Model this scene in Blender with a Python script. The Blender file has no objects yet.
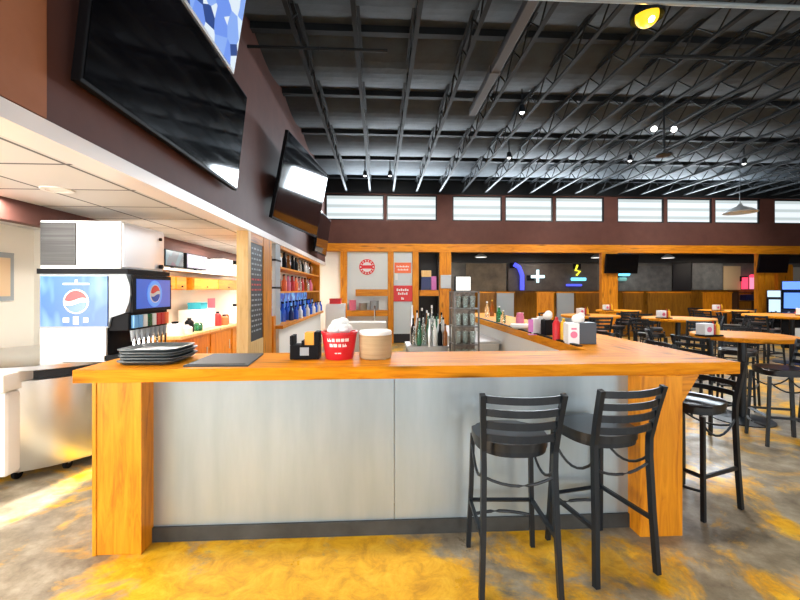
import bpy, bmesh, math, random
from mathutils import Vector, Matrix
random.seed(7)
S = bpy.context.scene
COL = S.collection
PI = math.pi
R = math.radians

# ------------------------------------------------------------------ camera
YAW = R(3.0); CT, ST = math.cos(YAW), math.sin(YAW); EYE = 1.6; F = 400.0
cam_d = bpy.data.cameras.new('camera'); cam = bpy.data.objects.new('camera', cam_d); COL.objects.link(cam)
cam.location = (0, 0, EYE); cam.rotation_euler = (R(90), 0, -YAW)
cam_d.sensor_width = 36; cam_d.lens = 18; cam_d.shift_y = -0.0125; cam_d.clip_start = 0.05
S.camera = cam

# ------------------------------------------------------------------ world, sun, large lights, exposure
S.view_settings.view_transform = 'Standard'; S.view_settings.look = 'None'
S.view_settings.gamma = 1; S.view_settings.use_curve_mapping = False
S.view_settings.exposure = 0.0
w = bpy.data.worlds.new('world'); S.world = w; w.use_nodes = True
w.node_tree.nodes['Background'].inputs[0].default_value = (0.75, 0.87, 1, 1)
w.node_tree.nodes['Background'].inputs[1].default_value = 1.5

def light(name, kind, loc, energy, color=(1, 1, 1), size=1, size_y=None, rot=(0, 0, 0), spot=None):
    d = bpy.data.lights.new(name, kind); d.energy = energy; d.color = color
    if kind == 'AREA':
        d.size = size
        if size_y: d.shape = 'RECTANGLE'; d.size_y = size_y
    elif kind == 'SUN': d.angle = R(0.8)
    else: d.shadow_soft_size = size
    if spot: d.spot_size = R(spot); d.spot_blend = 0.6
    o = bpy.data.objects.new(name, d); COL.objects.link(o); o.location = loc; o.rotation_euler = rot
    return o
sun_dir = Vector((0.34 * .93, 0.94 * .93, -0.36))
sun = light('sun', 'SUN', (-6, -8, 6), 30.0, (1, .95, .86)); sun.rotation_euler = sun_dir.to_track_quat('-Z', 'Y').to_euler()
# daylight coming in through the street windows behind and left of the camera
for x, e in ((-2.2, 90), (1.6, 110), (5.6, 120), (10.5, 170)):
    light('window_daylight', 'AREA', (x, -3.2, 1.75), e, (.93, .97, 1), 2.6, 2.0, (R(90), 0, 0))
light('window_daylight', 'AREA', (-4.05, 0.4, 1.55), 290, (1, .97, .92), 2.8, 2.0, (R(90), 0, R(-90)))
# daylight of the clerestory
for x in (0.6, 4.8, 9.3):
    light('clerestory_daylight', 'AREA', (x, 11.85, 4.1), 300, (.80, .91, 1), 3.4, 0.7, (R(-90), 0, 0))
# recessed ceiling lamps of the service area
for x, y in ((-2.9, 3.1), (-2.35, 4.9), (-2.45, 6.6), (-2.45, 8.6), (-2.3, 10.6)):
    light('downlight', 'AREA', (x, y, 2.31), 50, (1, .95, .88), .35)
# lamps of the dining room
for x, y, z, e in ((3.4, 5.5, 4.3, 130), (6.5, 7.5, 4.3, 160), (9.5, 9.5, 4.3, 150), (5.2, 10.2, 4.3, 110), (7, 3.5, 4.3, 120), (0.4, 8.2, 4.3, 130)):
    light('dining_lamp', 'SPOT', (x, y, z), e * 2.6, (1, .95, .88), .15, spot=110)
for x in (2.5, 6, 9.5, 13):
    light('rear_room_lamp', 'AREA', (x, 14, 2.85), 26, (1, .87, .7), .5)

for x, y in ((-1.1, 2.75), (0.6, 2.8), (2.0, 2.9), (2.1, 5.0), (2.1, 7.2)):  # added fill spots to brighten the bar top, no fixtures modelled
    light('bar_fill_spot', 'SPOT', (x, y, 4.3), 190, (1, .93, .82), .12, spot=62)
for x in (0.3, 3.4, 6.6, 9.8):  # added fill spots that lift the timber header and far wall
    light('far_wall_fill_spot', 'SPOT', (x, 9.2, 4.25), 260, (1, .93, .85), .12, rot=(R(58), 0, 0), spot=95)
# ------------------------------------------------------------------ helpers
def X_at(px, Y):
    t = (px - 400) / F
    return Y * (t * CT + ST) / (CT - t * ST)
def Y_at(px, X):
    t = (px - 400) / F
    return X * (CT - t * ST) / (t * CT + ST)
def Z_at(py, X, Y):
    return EYE + (290 - py) / F * (X * ST + Y * CT)

class MB:
    def __init__(s): s.bm = bmesh.new()
    def box(s, x0, x1, y0, y1, z0, z1, bev=0):
        m = Matrix.Translation(((x0 + x1) / 2, (y0 + y1) / 2, (z0 + z1) / 2)) @ Matrix.Diagonal((abs(x1 - x0), abs(y1 - y0), abs(z1 - z0), 1))
        r = bmesh.ops.create_cube(s.bm, size=1, matrix=m)
        if bev:
            es = list({e for v in r['verts'] for e in v.link_edges})
            bmesh.ops.bevel(s.bm, geom=es, offset=bev, segments=2, affect='EDGES', profile=.5)
        return s
    def cyl(s, a, b, r0, r1=None, n=16, caps=True):
        a, b = Vector(a), Vector(b); r1 = r0 if r1 is None else r1
        q = (b - a).to_track_quat('Z', 'Y').to_matrix()
        A, B = [], []
        for i in range(n):
            d = q @ Vector((math.cos(2 * PI * i / n), math.sin(2 * PI * i / n), 0))
            A.append(s.bm.verts.new(a + d * r0)); B.append(s.bm.verts.new(b + d * r1))
        for i in range(n):
            j = (i + 1) % n; s.bm.faces.new((A[i], A[j], B[j], B[i]))
        if caps: s.bm.faces.new(A[::-1]); s.bm.faces.new(B)
        return s
    def tube(s, pts, r, n=8, sq=False, up=(1, 0, 0), h=None):
        """swept bar along pts; sq gives a rectangular section 2r x 2h"""
        pts = [Vector(p) for p in pts]; rings = []; up = Vector(up); h = h or r
        for i, p in enumerate(pts):
            d = (pts[min(i + 1, len(pts) - 1)] - pts[max(i - 1, 0)]).normalized()
            u = up - d * up.dot(d)
            if u.length < 1e-4: u = d.orthogonal()
            u.normalize(); v = d.cross(u)
            if sq: ring = [p + u * a * r + v * b * h for a, b in ((-1, -1), (1, -1), (1, 1), (-1, 1))]
            else: ring = [p + (u * math.cos(2 * PI * k / n) + v * math.sin(2 * PI * k / n)) * r for k in range(n)]
            rings.append([s.bm.verts.new(q) for q in ring])
        for A, B in zip(rings, rings[1:]):
            m = len(A)
            for k in range(m): s.bm.faces.new((A[k], A[(k + 1) % m], B[(k + 1) % m], B[k]))
        s.bm.faces.new(rings[0][::-1]); s.bm.faces.new(rings[-1])
        return s
    def lathe(s, prof, c=(0, 0, 0), n=20):
        c = Vector(c); rings = []
        for r, z in prof:
            if r < 1e-5: rings.append([s.bm.verts.new(c + Vector((0, 0, z)))])
            else: rings.append([s.bm.verts.new(c + Vector((r * math.cos(2 * PI * i / n), r * math.sin(2 * PI * i / n), z))) for i in range(n)])
        for A, B in zip(rings, rings[1:]):
            for i in range(n):
                j = (i + 1) % n
                if len(A) == 1 and len(B) == 1: continue
                if len(A) == 1: s.bm.faces.new((A[0], B[j], B[i]))
                elif len(B) == 1: s.bm.faces.new((A[i], A[j], B[0]))
                else: s.bm.faces.new((A[i], A[j], B[j], B[i]))
        return s
    def prism(s, poly, e0, e1, axis='z'):
        """poly: 2-D outline; axis z -> (x,y), y -> (x,z), x -> (y,z)"""
        def P(p, e):
            if axis == 'z': return (p[0], p[1], e)
            if axis == 'y': return (p[0], e, p[1])
            return (e, p[0], p[1])
        A = [s.bm.verts.new(P(p, e0)) for p in poly]; B = [s.bm.verts.new(P(p, e1)) for p in poly]
        n = len(poly)
        for i in range(n): s.bm.faces.new((A[i], A[(i + 1) % n], B[(i + 1) % n], B[i]))
        s.bm.faces.new(A[::-1]); s.bm.faces.new(B)
        return s
    def disc(s, c, r, axis='y', t=.01, n=28):
        c = Vector(c); d = {'x': Vector((1, 0, 0)), 'y': Vector((0, 1, 0)), 'z': Vector((0, 0, 1))}[axis]
        return s.cyl(c - d * t / 2, c + d * t / 2, r, n=n)
    def ball(s, c, r, sc=(1, 1, 1)):
        m = Matrix.Translation(c) @ Matrix.Diagonal((*sc, 1))
        bmesh.ops.create_uvsphere(s.bm, u_segments=16, v_segments=10, radius=r, matrix=m); return s

def build(name, mb, mat, parent=None, loc=(0, 0, 0), smooth=False, label=None):
    me = bpy.data.meshes.new(name); bmesh.ops.recalc_face_normals(mb.bm, faces=mb.bm.faces[:])
    mb.bm.to_mesh(me); mb.bm.free()
    if smooth:
        for p in me.polygons: p.use_smooth = True
        try: me.set_sharp_from_angle(angle=R(38))
        except Exception: pass
    me.materials.append(mat)
    o = bpy.data.objects.new(name, me); COL.objects.link(o); o.location = loc
    if parent: o.parent = parent
    if label: o['label'] = label
    return o
def tag(o, label, cat, group=None, kind=None):
    o['label'] = label; o['category'] = cat
    if group: o['group'] = group
    if kind: o['kind'] = kind
    return o
def thing(name, label, cat, loc=(0, 0, 0), rz=0, group=None):
    o = bpy.data.objects.new(name, None); COL.objects.link(o); o.empty_display_size = .1
    o.location = loc; o.rotation_euler = (0, 0, rz)
    return tag(o, label, cat, group)
def solo(name, mb, mat, label, cat, loc=(0, 0, 0), group=None, smooth=False):
    return tag(build(name, mb, mat, None, loc, smooth), label, cat, group)
def struct(name, mb, mat, parent=None, loc=(0, 0, 0)):
    o = build(name, mb, mat, parent, loc)
    if not parent: o['kind'] = 'structure'
    return o
def dup(root, loc, rz=None, label=None, group=None):
    r = root.copy(); COL.objects.link(r); r.location = loc
    if rz is not None: r.rotation_euler = (0, 0, rz)
    if label: r['label'] = label
    if group: r['group'] = group
    for ch in list(root.children):
        c = ch.copy(); COL.objects.link(c); c.parent = r
        for g in list(ch.children):
            d = g.copy(); COL.objects.link(d); d.parent = c
    return r
ORD = ['first', 'second', 'third', 'fourth', 'fifth', 'sixth', 'seventh', 'eighth', 'ninth', 'tenth', 'eleventh', 'twelfth', 'thirteenth',
       'fourteenth', 'fifteenth', 'sixteenth', 'seventeenth', 'eighteenth', 'nineteenth', 'twentieth', 'twenty-first', 'twenty-second', 'twenty-third', 'twenty-fourth']

# ------------------------------------------------------------------ materials
def mat(name, col, rough=.5, metal=0, emit=None, es=0, coat=0, trans=0, alpha=1, spec=.5):
    m = bpy.data.materials.new(name); m.use_nodes = True
    b = m.node_tree.nodes['Principled BSDF']
    b.inputs['Base Color'].default_value = (*col, 1); b.inputs['Roughness'].default_value = rough
    b.inputs['Metallic'].default_value = metal; b.inputs['Coat Weight'].default_value = coat
    b.inputs['Coat Roughness'].default_value = .08
    b.inputs['Specular IOR Level'].default_value = spec
    b.inputs['Transmission Weight'].default_value = trans; b.inputs['Alpha'].default_value = alpha
    if emit: b.inputs['Emission Color'].default_value = (*emit, 1); b.inputs['Emission Strength'].default_value = es
    return m
def nodes(m): return m.node_tree.nodes, m.node_tree.links, m.node_tree.nodes['Principled BSDF']
def noisy(m, stops, scale=(1, 1, 1), nscale=4, detail=6, rough=.6, dist=0, bump=0, target='Base Color', coord='Object'):
    N, L, b = nodes(m)
    tc = N.new('ShaderNodeTexCoord'); mp = N.new('ShaderNodeMapping'); mp.inputs['Scale'].default_value = scale
    no = N.new('ShaderNodeTexNoise'); no.inputs['Scale'].default_value = nscale; no.inputs['Detail'].default_value = detail
    no.inputs['Roughness'].default_value = rough; no.inputs['Distortion'].default_value = dist
    rp = N.new('ShaderNodeValToRGB')
    while len(rp.color_ramp.elements) < len(stops): rp.color_ramp.elements.new(.5)
    for e, (p, c) in zip(rp.color_ramp.elements, stops): e.position = p; e.color = (*c, 1)
    L.new(tc.outputs[coord], mp.inputs[0]); L.new(mp.outputs[0], no.inputs['Vector']); L.new(no.outputs['Fac'], rp.inputs[0])
    L.new(rp.outputs[0], b.inputs[target])
    if bump:
        bp = N.new('ShaderNodeBump'); bp.inputs['Strength'].default_value = bump; bp.inputs['Distance'].default_value = .02
        L.new(no.outputs['Fac'], bp.inputs['Height']); L.new(bp.outputs[0], b.inputs['Normal'])
    return m
def wood(name, axis, dark=(.36, .095, .006), mid=(.62, .215, .006), light_=(.80, .32, .016), rough=.4, coat=0, spec=.3):
    sc = {'x': (1.2, 12, 12), 'y': (12, 1.2, 12), 'z': (12, 12, 1.2)}[axis]
    m = mat(name, mid, rough, coat=coat, spec=spec)
    noisy(m, [(.25, dark), (.45, mid), (.72, light_)], sc, 1.6, 7, .62, 1.2)
    N, L, b = nodes(m)          # knots
    rp = [n for n in N if n.type == 'VALTORGB'][0]
    tc = [n for n in N if n.type == 'TEX_COORD'][0]
    mp = N.new('ShaderNodeMapping'); k = .35
    mp.inputs['Scale'].default_value = {'x': (k * 6, 13, 13), 'y': (13, k * 6, 13), 'z': (10, 10, k * 9)}[axis]
    vo = N.new('ShaderNodeTexVoronoi'); vo.inputs['Scale'].default_value = .55
    kr = N.new('ShaderNodeValToRGB'); kr.color_ramp.elements[0].color = (.18, .18, .18, 1); kr.color_ramp.elements[1].color = (1, 1, 1, 1)
    kr.color_ramp.elements[0].position = .04; kr.color_ramp.elements[1].position = .22
    mx = N.new('ShaderNodeMix'); mx.data_type = 'RGBA'; mx.blend_type = 'MULTIPLY'; mx.inputs[0].default_value = .75
    L.new(tc.outputs['Object'], mp.inputs[0]); L.new(mp.outputs[0], vo.inputs['Vector']); L.new(vo.outputs['Distance'], kr.inputs[0])
    L.new(rp.outputs[0], mx.inputs[6]); L.new(kr.outputs[0], mx.inputs[7]); L.new(mx.outputs[2], b.inputs['Base Color'])
    return m
WX = wood('pine_x', 'x'); WY = wood('pine_y', 'y'); WZ = wood('pine_z', 'z')
TOPX = wood('bar_top_x', 'x', rough=.5, coat=.08, spec=.06); TOPY = wood('bar_top_y', 'y', rough=.5, coat=.08, spec=.06)
DPINE = wood('dark_pine', 'z', (.12, .05, .004), (.22, .09, .006), (.30, .13, .010))
PALE = wood('pale_pine', 'z', (.55, .30, .10), (.78, .50, .20), (.85, .60, .30))
M_brown = noisy(mat('brown_paint', (.10, .045, .036), .65, spec=.2), [(.3, (.095, .040, .032)), (.7, (.12, .050, .040))], nscale=3)
M_white = mat('white_paint', (.82, .80, .76), .5)
M_cream = mat('cream_wall', (.85, .82, .74), .6)
M_trim = mat('trim_white', (.80, .72, .68), .4)
M_black = mat('black_metal', (.006, .0098, .0145), .4, .0, spec=.4)
M_blackp = mat('black_plastic', (.006, .006, .0075), .55, spec=.1)
M_screen = mat('dark_screen', (.002, .002, .003), .07, spec=.4)
M_vinyl = mat('black_vinyl', (.007, .008, .0095), .3)
M_joist = mat('black_joist', (.007, .009, .011), .65, spec=.2)
M_deck = noisy(mat('ceiling_blanket', (.05, .055, .06), .75), [(.3, (.013, .019, .027)), (.7, (.028, .042, .054))], nscale=3, bump=.4)
M_steel = mat('stainless', (.62, .63, .63), .28, 1.0)
M_wire = mat('wire_steel', (.16, .145, .13), .4, .7)
M_chrome = mat('chrome', (.7, .7, .7), .15, 1.0)
M_grey = mat('grey_plastic', (.33, .37, .40), .4)
M_vent = noisy(mat('vent_grey', (.08, .08, .08), .6), [(.4, (.012, .012, .012)), (.6, (.035, .035, .035))], (1, 1, 60), 1.0)
M_dark = mat('dark_board', (.02, .02, .022), .6)
M_red = mat('red_plastic', (.62, .012, .022), .35)
M_redsign = mat('red_sign', (.72, .03, .035), .4)
M_orangesign = mat('orange_sign', (.85, .16, .05), .4)
M_kraft = noisy(mat('kraft', (.42, .29, .15), .8), [(.3, (.36, .24, .12)), (.7, (.50, .36, .2))], (1, 1, 20), 2)
M_paper = mat('paper', (.85, .85, .83), .7)
M_plate = mat('dark_plate', (.06, .075, .08), .35)
M_rubber = mat('rubber_mat', (.025, .027, .03), .6)
M_yellow = mat('mustard', (.85, .5, .02), .35)
M_ketchup = mat('ketchup', (.45, .012, .012), .35)
M_glass = mat('clear_glass', (.85, .95, .93), .05, trans=.85)
M_greenglass = mat('green_glass', (.05, .35, .18), .08, trans=.6)
M_amber = mat('amber_glass', (.40, .13, .02), .1, trans=.4)
M_blueb = mat('blue_bottle', (.03, .12, .65), .2)
M_lblue = mat('light_blue', (.15, .45, .85), .3)
M_navy = mat('navy', (.01, .02, .12), .3)
M_pink = mat('pink', (.75, .18, .3), .5)
M_teal = mat('teal', (.02, .35, .45), .5)
M_magenta = mat('magenta_card', (.65, .2, .55), .5)
M_label = mat('label_white', (.8, .8, .8), .4)
def glow(name, c, s): return mat(name, (.02, .02, .02), .5, emit=c, es=s)
E_lamp = glow('lamp_white', (1, .96, .88), 9); E_warm = glow('lamp_warm', (1, .58, .02), 1.5)
E_blue = glow('neon_blue', (.08, .10, 1), 1.6); E_cyan = glow('neon_cyan', (.2, .75, 1), 1.8); E_cross = glow('neon_white', (.7, .95, 1), 1.8)
E_yel = glow('neon_yellow', (.9, .85, .05), 1.6); E_red = glow('neon_red', (1, .05, .12), 1.6); E_white = glow('lit_sign', (1, .97, .9), 1.6)

# galvanised sheet
M_galv = mat('galvanised', (.52, .56, .58), .30, .6)
noisy(M_galv, [(.3, (.37, .45, .50)), (.7, (.44, .52, .57))], (6, 6, .8), 1.5, 4)
# concrete floor with ochre stain
def floor_mat():
    m = mat('stained_concrete', (.4, .3, .15), .25, coat=.04)
    N, L, b = nodes(m)
    tc = N.new('ShaderNodeTexCoord')
    def ns(scale, det, rough, dist=0, mp=None):
        n = N.new('ShaderNodeTexNoise'); n.inputs['Scale'].default_value = scale; n.inputs['Detail'].default_value = det
        n.inputs['Roughness'].default_value = rough; n.inputs['Distortion'].default_value = dist
        L.new(tc.outputs['Object'], n.inputs['Vector']); return n
    def ramp(src, stops):
        r = N.new('ShaderNodeValToRGB')
        while len(r.color_ramp.elements) < len(stops): r.color_ramp.elements.new(.5)
        for e, (p, c) in zip(r.color_ramp.elements, stops): e.position = p; e.color = (*c, 1)
        L.new(src, r.inputs[0]); return r
    grey = ramp(ns(5, 8, .7).outputs['Fac'], [(.3, (.13, .10, .065)), (.5, (.27, .225, .155)), (.7, (.44, .385, .29))])
    och = ramp(ns(7, 8, .75, .6).outputs['Fac'], [(.3, (.46, .21, .008)), (.5, (.74, .38, .010)), (.7, (.86, .54, .05))])
    mask = ramp(ns(1.1, 9, .68, .5).outputs['Fac'], [(.44, (0, 0, 0)), (.52, (1, 1, 1))])
    # worn ochre stain is heaviest along the middle of the bar front
    nz = ns(1.3, 9, .70, .5); vm = N.new('ShaderNodeVectorMath'); vm.operation = 'SUBTRACT'; vm.inputs[1].default_value = (-.35, 1.7, 0)
    sc_ = N.new('ShaderNodeVectorMath'); sc_.operation = 'MULTIPLY'; sc_.inputs[1].default_value = (.75, 1.0, 0)
    ln = N.new('ShaderNodeVectorMath'); ln.operation = 'LENGTH'
    mr = N.new('ShaderNodeMapRange'); mr.inputs[1].default_value = .55; mr.inputs[2].default_value = 1.15; mr.inputs[3].default_value = .17; mr.inputs[4].default_value = -.02
    ad = N.new('ShaderNodeMath'); ad.operation = 'ADD'
    L.new(tc.outputs['Object'], vm.inputs[0]); L.new(vm.outputs[0], sc_.inputs[0]); L.new(sc_.outputs[0], ln.inputs[0]); L.new(ln.outputs['Value'], mr.inputs[0])
    L.new(nz.outputs['Fac'], ad.inputs[0]); L.new(mr.outputs[0], ad.inputs[1])
    mask = ramp(ad.outputs[0], [(.47, (0, 0, 0)), (.56, (1, 1, 1))])
    mx = N.new('ShaderNodeMix'); mx.data_type = 'RGBA'
    L.new(mask.outputs[0], mx.inputs[0]); L.new(grey.outputs[0], mx.inputs[6]); L.new(och.outputs[0], mx.inputs[7])
    L.new(mx.outputs[2], b.inputs['Base Color'])
    rr = ramp(ns(3, 5, .6).outputs['Fac'], [(.3, (.26, .26, .26)), (.7, (.46, .46, .46))]); L.new(rr.outputs[0], b.inputs['Roughness'])
    return m
M_floor = floor_mat()
def tile_mat():
    m = mat('ceiling_tile', (.72, .70, .67), .7); N, L, b = nodes(m)
    tc = N.new('ShaderNodeTexCoord'); br = N.new('ShaderNodeTexBrick'); br.offset = 0
    br.inputs['Scale'].default_value = 1; br.inputs['Brick Width'].default_value = .61; br.inputs['Row Height'].default_value = .61
    br.inputs['Mortar Size'].default_value = .012; br.inputs['Color1'].default_value = (.66, .645, .625, 1)
    br.inputs['Color2'].default_value = (.60, .585, .565, 1); br.inputs['Mortar'].default_value = (.10, .10, .10, 1)
    L.new(tc.outputs['Object'], br.inputs['Vector']); L.new(br.outputs['Color'], b.inputs['Base Color'])
    return m
M_tile = tile_mat()
def blind_mat(name, c0, c1, s, rows):
    """lit window blind: bright and slightly less bright bands"""
    m = mat(name, (.08, .08, .08), .6); N, L, b = nodes(m)
    tc = N.new('ShaderNodeTexCoord'); mp = N.new('ShaderNodeMapping')
    wv = N.new('ShaderNodeTexWave'); wv.bands_direction = 'Z'; wv.inputs['Scale'].default_value = rows
    rp = N.new('ShaderNodeValToRGB'); rp.color_ramp.elements[0].color = (*c0, 1); rp.color_ramp.elements[1].color = (*c1, 1)
    rp.color_ramp.elements[0].position = .1; rp.color_ramp.elements[1].position = .5
    L.new(tc.outputs['Object'], wv.inputs['Vector']); L.new(wv.outputs['Fac'], rp.inputs[0])
    L.new(rp.outputs[0], b.inputs['Emission Color']); b.inputs['Emission Strength'].default_value = s
    return m
M_clere = blind_mat('clerestory_blind', (.56, .64, .65), (.90, .97, 1.0), 1.0, 1.22)
M_street = blind_mat('street_blind', (.30, .34, .36), (.95, .98, 1), 2.2, 2.2)
def pic_mat(name, cols, scale, s):
    m = mat(name, (.01, .01, .01), .3); N, L, b = nodes(m)
    tc = N.new('ShaderNodeTexCoord'); no = N.new('ShaderNodeTexVoronoi'); no.inputs['Scale'].default_value = scale
    rp = N.new('ShaderNodeValToRGB'); rp.color_ramp.interpolation = 'CONSTANT'
    while len(rp.color_ramp.elements) < len(cols): rp.color_ramp.elements.new(.5)
    for i, (e, c) in enumerate(zip(rp.color_ramp.elements, cols)): e.position = i / len(cols); e.color = (*c, 1)
    sp = N.new('ShaderNodeSeparateColor')
    L.new(tc.outputs['Object'], no.inputs['Vector']); L.new(no.outputs['Color'], sp.inputs[0]); L.new(sp.outputs[0], rp.inputs[0])
    L.new(rp.outputs[0], b.inputs['Emission Color']); b.inputs['Emission Strength'].default_value = s
    return m
E_sport = pic_mat('sports_picture', [(.75, .85, .95), (.16, .30, .85), (.8, .88, .95), (.25, .42, .9), (.7, .85, 1), (.02, .06, .25)], 5.5, 1.0)
E_blueled = pic_mat('blue_display', [(.02, .10, .55), (.05, .30, .8), (.01, .03, .25), (.25, .6, .95), (.02, .08, .5)], 9, .8)
E_lilac = pic_mat('lilac_picture', [(.8, .65, .9), (.9, .8, .95), (.6, .45, .8)], 7, .9)
E_teal = pic_mat('teal_picture', [(.0, .06, .12), (.0, .12, .2), (.04, .01, .08)], 5, .8)

# ------------------------------------------------------------------ setting
FAR = 12.0; SX = -1.6; ZD = 4.95
struct('floor', MB().box(-4.3, 17, -3.6, 16, -.1, 0), M_floor)
# corrugated insulation blanket between purlins, sagging
mb = MB(); P0, PS = .15 - 1.65 * 3, 1.65; rows = []
ys = []
k = 0
while P0 + k * PS / 12 < FAR + .3:
    ys.append(P0 + k * PS / 12); k += 1
for y in ys:
    fr = ((y - P0) / PS) % 1; z = ZD - .15 * math.sin(PI * fr)
    rows.append([mb.bm.verts.new((x, y, z)) for x in (-1.75, 4, 10, 17)] + [mb.bm.verts.new((x, y, 5.3)) for x in (17, 10, 4, -1.75)])
for A, B in zip(rows, rows[1:]):
    for i in range(8): mb.bm.faces.new((A[i], A[(i + 1) % 8], B[(i + 1) % 8], B[i]))
mb.bm.faces.new(rows[0]); mb.bm.faces.new(rows[-1][::-1])
struct('ceiling', mb, M_deck)
for i in range(11):
    y = P0 + PS * i
    if y < -3: continue
    solo('roof_purlin', MB().box(-1.6, 17, y - .05, y + .05, ZD - .10, ZD + .02), M_joist,
         'black roof purlin running crossways, %s from the clerestory end' % ORD[10 - i], 'purlin', group='roof purlins')
struct('wall_soffit', MB().box(SX - .15, SX, -3.5, FAR, 2.33, 5.2), M_brown)
struct('wall_soffit_near', MB().box(SX - .14, SX + .012, -3.5, 2.0, 2.42, 5.15), noisy(mat('terracotta_tone', (.26, .10, .05), .65, spec=.2), [(.3, (.32, .12, .055)), (.7, (.38, .145, .068))], nscale=3))  # near stretch of the soffit in a lighter terracotta tone, slightly proud
struct('trim_1', MB().box(SX - .17, SX + .02, -3.5, FAR - .02, 2.325, 2.41), M_trim)
struct('ceiling_service', MB().box(-4.3, SX - .15, -3.5, FAR + .02, 2.335, 2.40), M_tile)
struct('trim_2', MB().box(-3.06, -2.95, -3.5, FAR, 2.16, 2.335), M_brown)
# left wall: set back with a window where the soda counter stands
mb = MB(); mb.box(-4.3, -4.2, -3.5, -2.1, 0, 2.4); mb.box(-4.3, -4.2, -.70, 5.2, 0, 2.4); mb.box(-4.3, -4.2, -2.1, -.70, 0, .9); mb.box(-4.3, -4.2, -2.1, -.70, 2.15, 2.4)
struct('wall_left', mb, M_cream)
w_ = struct('window_left', MB().box(-4.32, -4.18, -2.14, -2.08, .86, 2.19).box(-4.32, -4.18, -.72, -.66, .86, 2.19).box(-4.32, -4.18, -2.08, -.72, .86, .92).box(-4.32, -4.18, -2.08, -.72, 2.13, 2.19), M_white)
struct('wall_service', MB().box(-3.2, -3.05, 5.1, FAR, 0, 2.34).box(-4.3, -3.2, 5.1, 5.2, 0, 2.34), M_cream)
struct('wall_right', MB().box(17, 17.15, -3.6, 16, 0, 5.2), M_brown)
struct('wall_back', MB().box(-4.3, 17, -3.65, -3.5, 0, 5.2), M_brown)
for i, x in enumerate((-2.2, 1.6, 5.6, 10.5)):
    wn = struct('window_street_%d' % (i + 1), MB().box(x - 1.4, x + 1.4, -3.5, -3.44, .65, .74).box(x - 1.4, x + 1.4, -3.5, -3.44, 2.76, 2.85)
                .box(x - 1.4, x - 1.3, -3.5, -3.44, .74, 2.76).box(x + 1.3, x + 1.4, -3.5, -3.44, .74, 2.76), M_black)
    build('window_blind', MB().box(x - 1.3, x + 1.3, -3.5, -3.48, .74, 2.76), M_street, wn)
# far wall with clerestory: openings between px columns, standing at Y = 12
WZ0, WZ1 = 3.69, 4.46
wins = [(325.5, 384), (386.5, 437), (452.5, 502), (505, 553), (555.5, 604), (617.5, 664), (667, 712), (715, 760), (774.5, 812)]
wx = [(X_at(a, FAR), X_at(b, FAR)) for a, b in wins]
mb = MB(); mb.box(SX - .15, 17, FAR, FAR + .15, 2.98, WZ0); mb.box(SX - .15, 17, FAR, FAR + .15, WZ1, 5.2)
prev = SX - .15
for a, b in wx:
    if a > prev: mb.box(prev, a, FAR, FAR + .15, WZ0, WZ1)
    prev = b
mb.box(prev, 17, FAR, FAR + .15, WZ0, WZ1)
struct('wall_far', mb, M_brown)
for i, (a, b) in enumerate(wx):
    wn = struct('window_%d' % (i + 1), MB().box(a, b, FAR + .02, FAR + .1, WZ0, WZ0 + .04).box(a, b, FAR + .02, FAR + .1, WZ1 - .04, WZ1)
                .box(a, a + .035, FAR + .02, FAR + .1, WZ0 + .04, WZ1 - .04).box(b - .035, b, FAR + .02, FAR + .1, WZ0 + .04, WZ1 - .04), M_black)
    build('window_blind', MB().box(a + .035, b - .035, FAR + .06, FAR + .08, WZ0 + .04, WZ1 - .04), M_clere, wn)
struct('trim_4', MB().box(SX, 17, FAR - .10, FAR, WZ1 + .02, 5.2), M_joist)
struct('trim_3', MB().box(X_at(326, FAR), 17, FAR - .06, FAR + .16, 2.745, 2.985), WX)      # timber header
# colonnade posts of the timber frame
def zpost(p0, p1, z0=0, z1=2.745, d=.14): return MB().box(X_at(p0, FAR), X_at(p1, FAR), FAR - .04, FAR - .04 + d, z0, z1)
for (a, b, lab) in ((340.5, 347, 'left of the white glazed opening'), (388, 393.5, 'between the white opening and the narrow pale door'), (412.5, 418.5, 'between the pale door and the dark shelf opening'),
                    (439.5, 451, 'right of the dark shelf opening'), (601, 607, 'darker half under the left wall television'), (607.5, 617, 'lighter half under the left wall television'), (757, 763, 'under the right wall television'), (764, 773, 'beside the arcade machines')):
    solo('timber_post', zpost(a, b), WZ, 'orange pine post under the timber header, ' + lab, 'post', group='timber posts under the header')
# behind the frame
struct('wall_rear', MB().box(-2, 17, 15.2, 15.35, 0, 3.0), noisy(mat('rear_wall', (.12, .11, .10), .6), [(.35, (.10, .095, .09)), (.65, (.19, .18, .165))], nscale=1.5))
struct('ceiling_rear', MB().box(-2, 17, FAR + .1, 15.3, 2.98, 3.05), M_dark)
struct('wall_wainscot', MB().box(X_at(452, 15.2), X_at(757, 15.2), 15.12, 15.2, 0, 1.6), DPINE)
struct('wall_kitchen', MB().box(SX - .2, X_at(341, FAR), FAR + .1, FAR + .2, 0, 3), M_cream)

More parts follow.
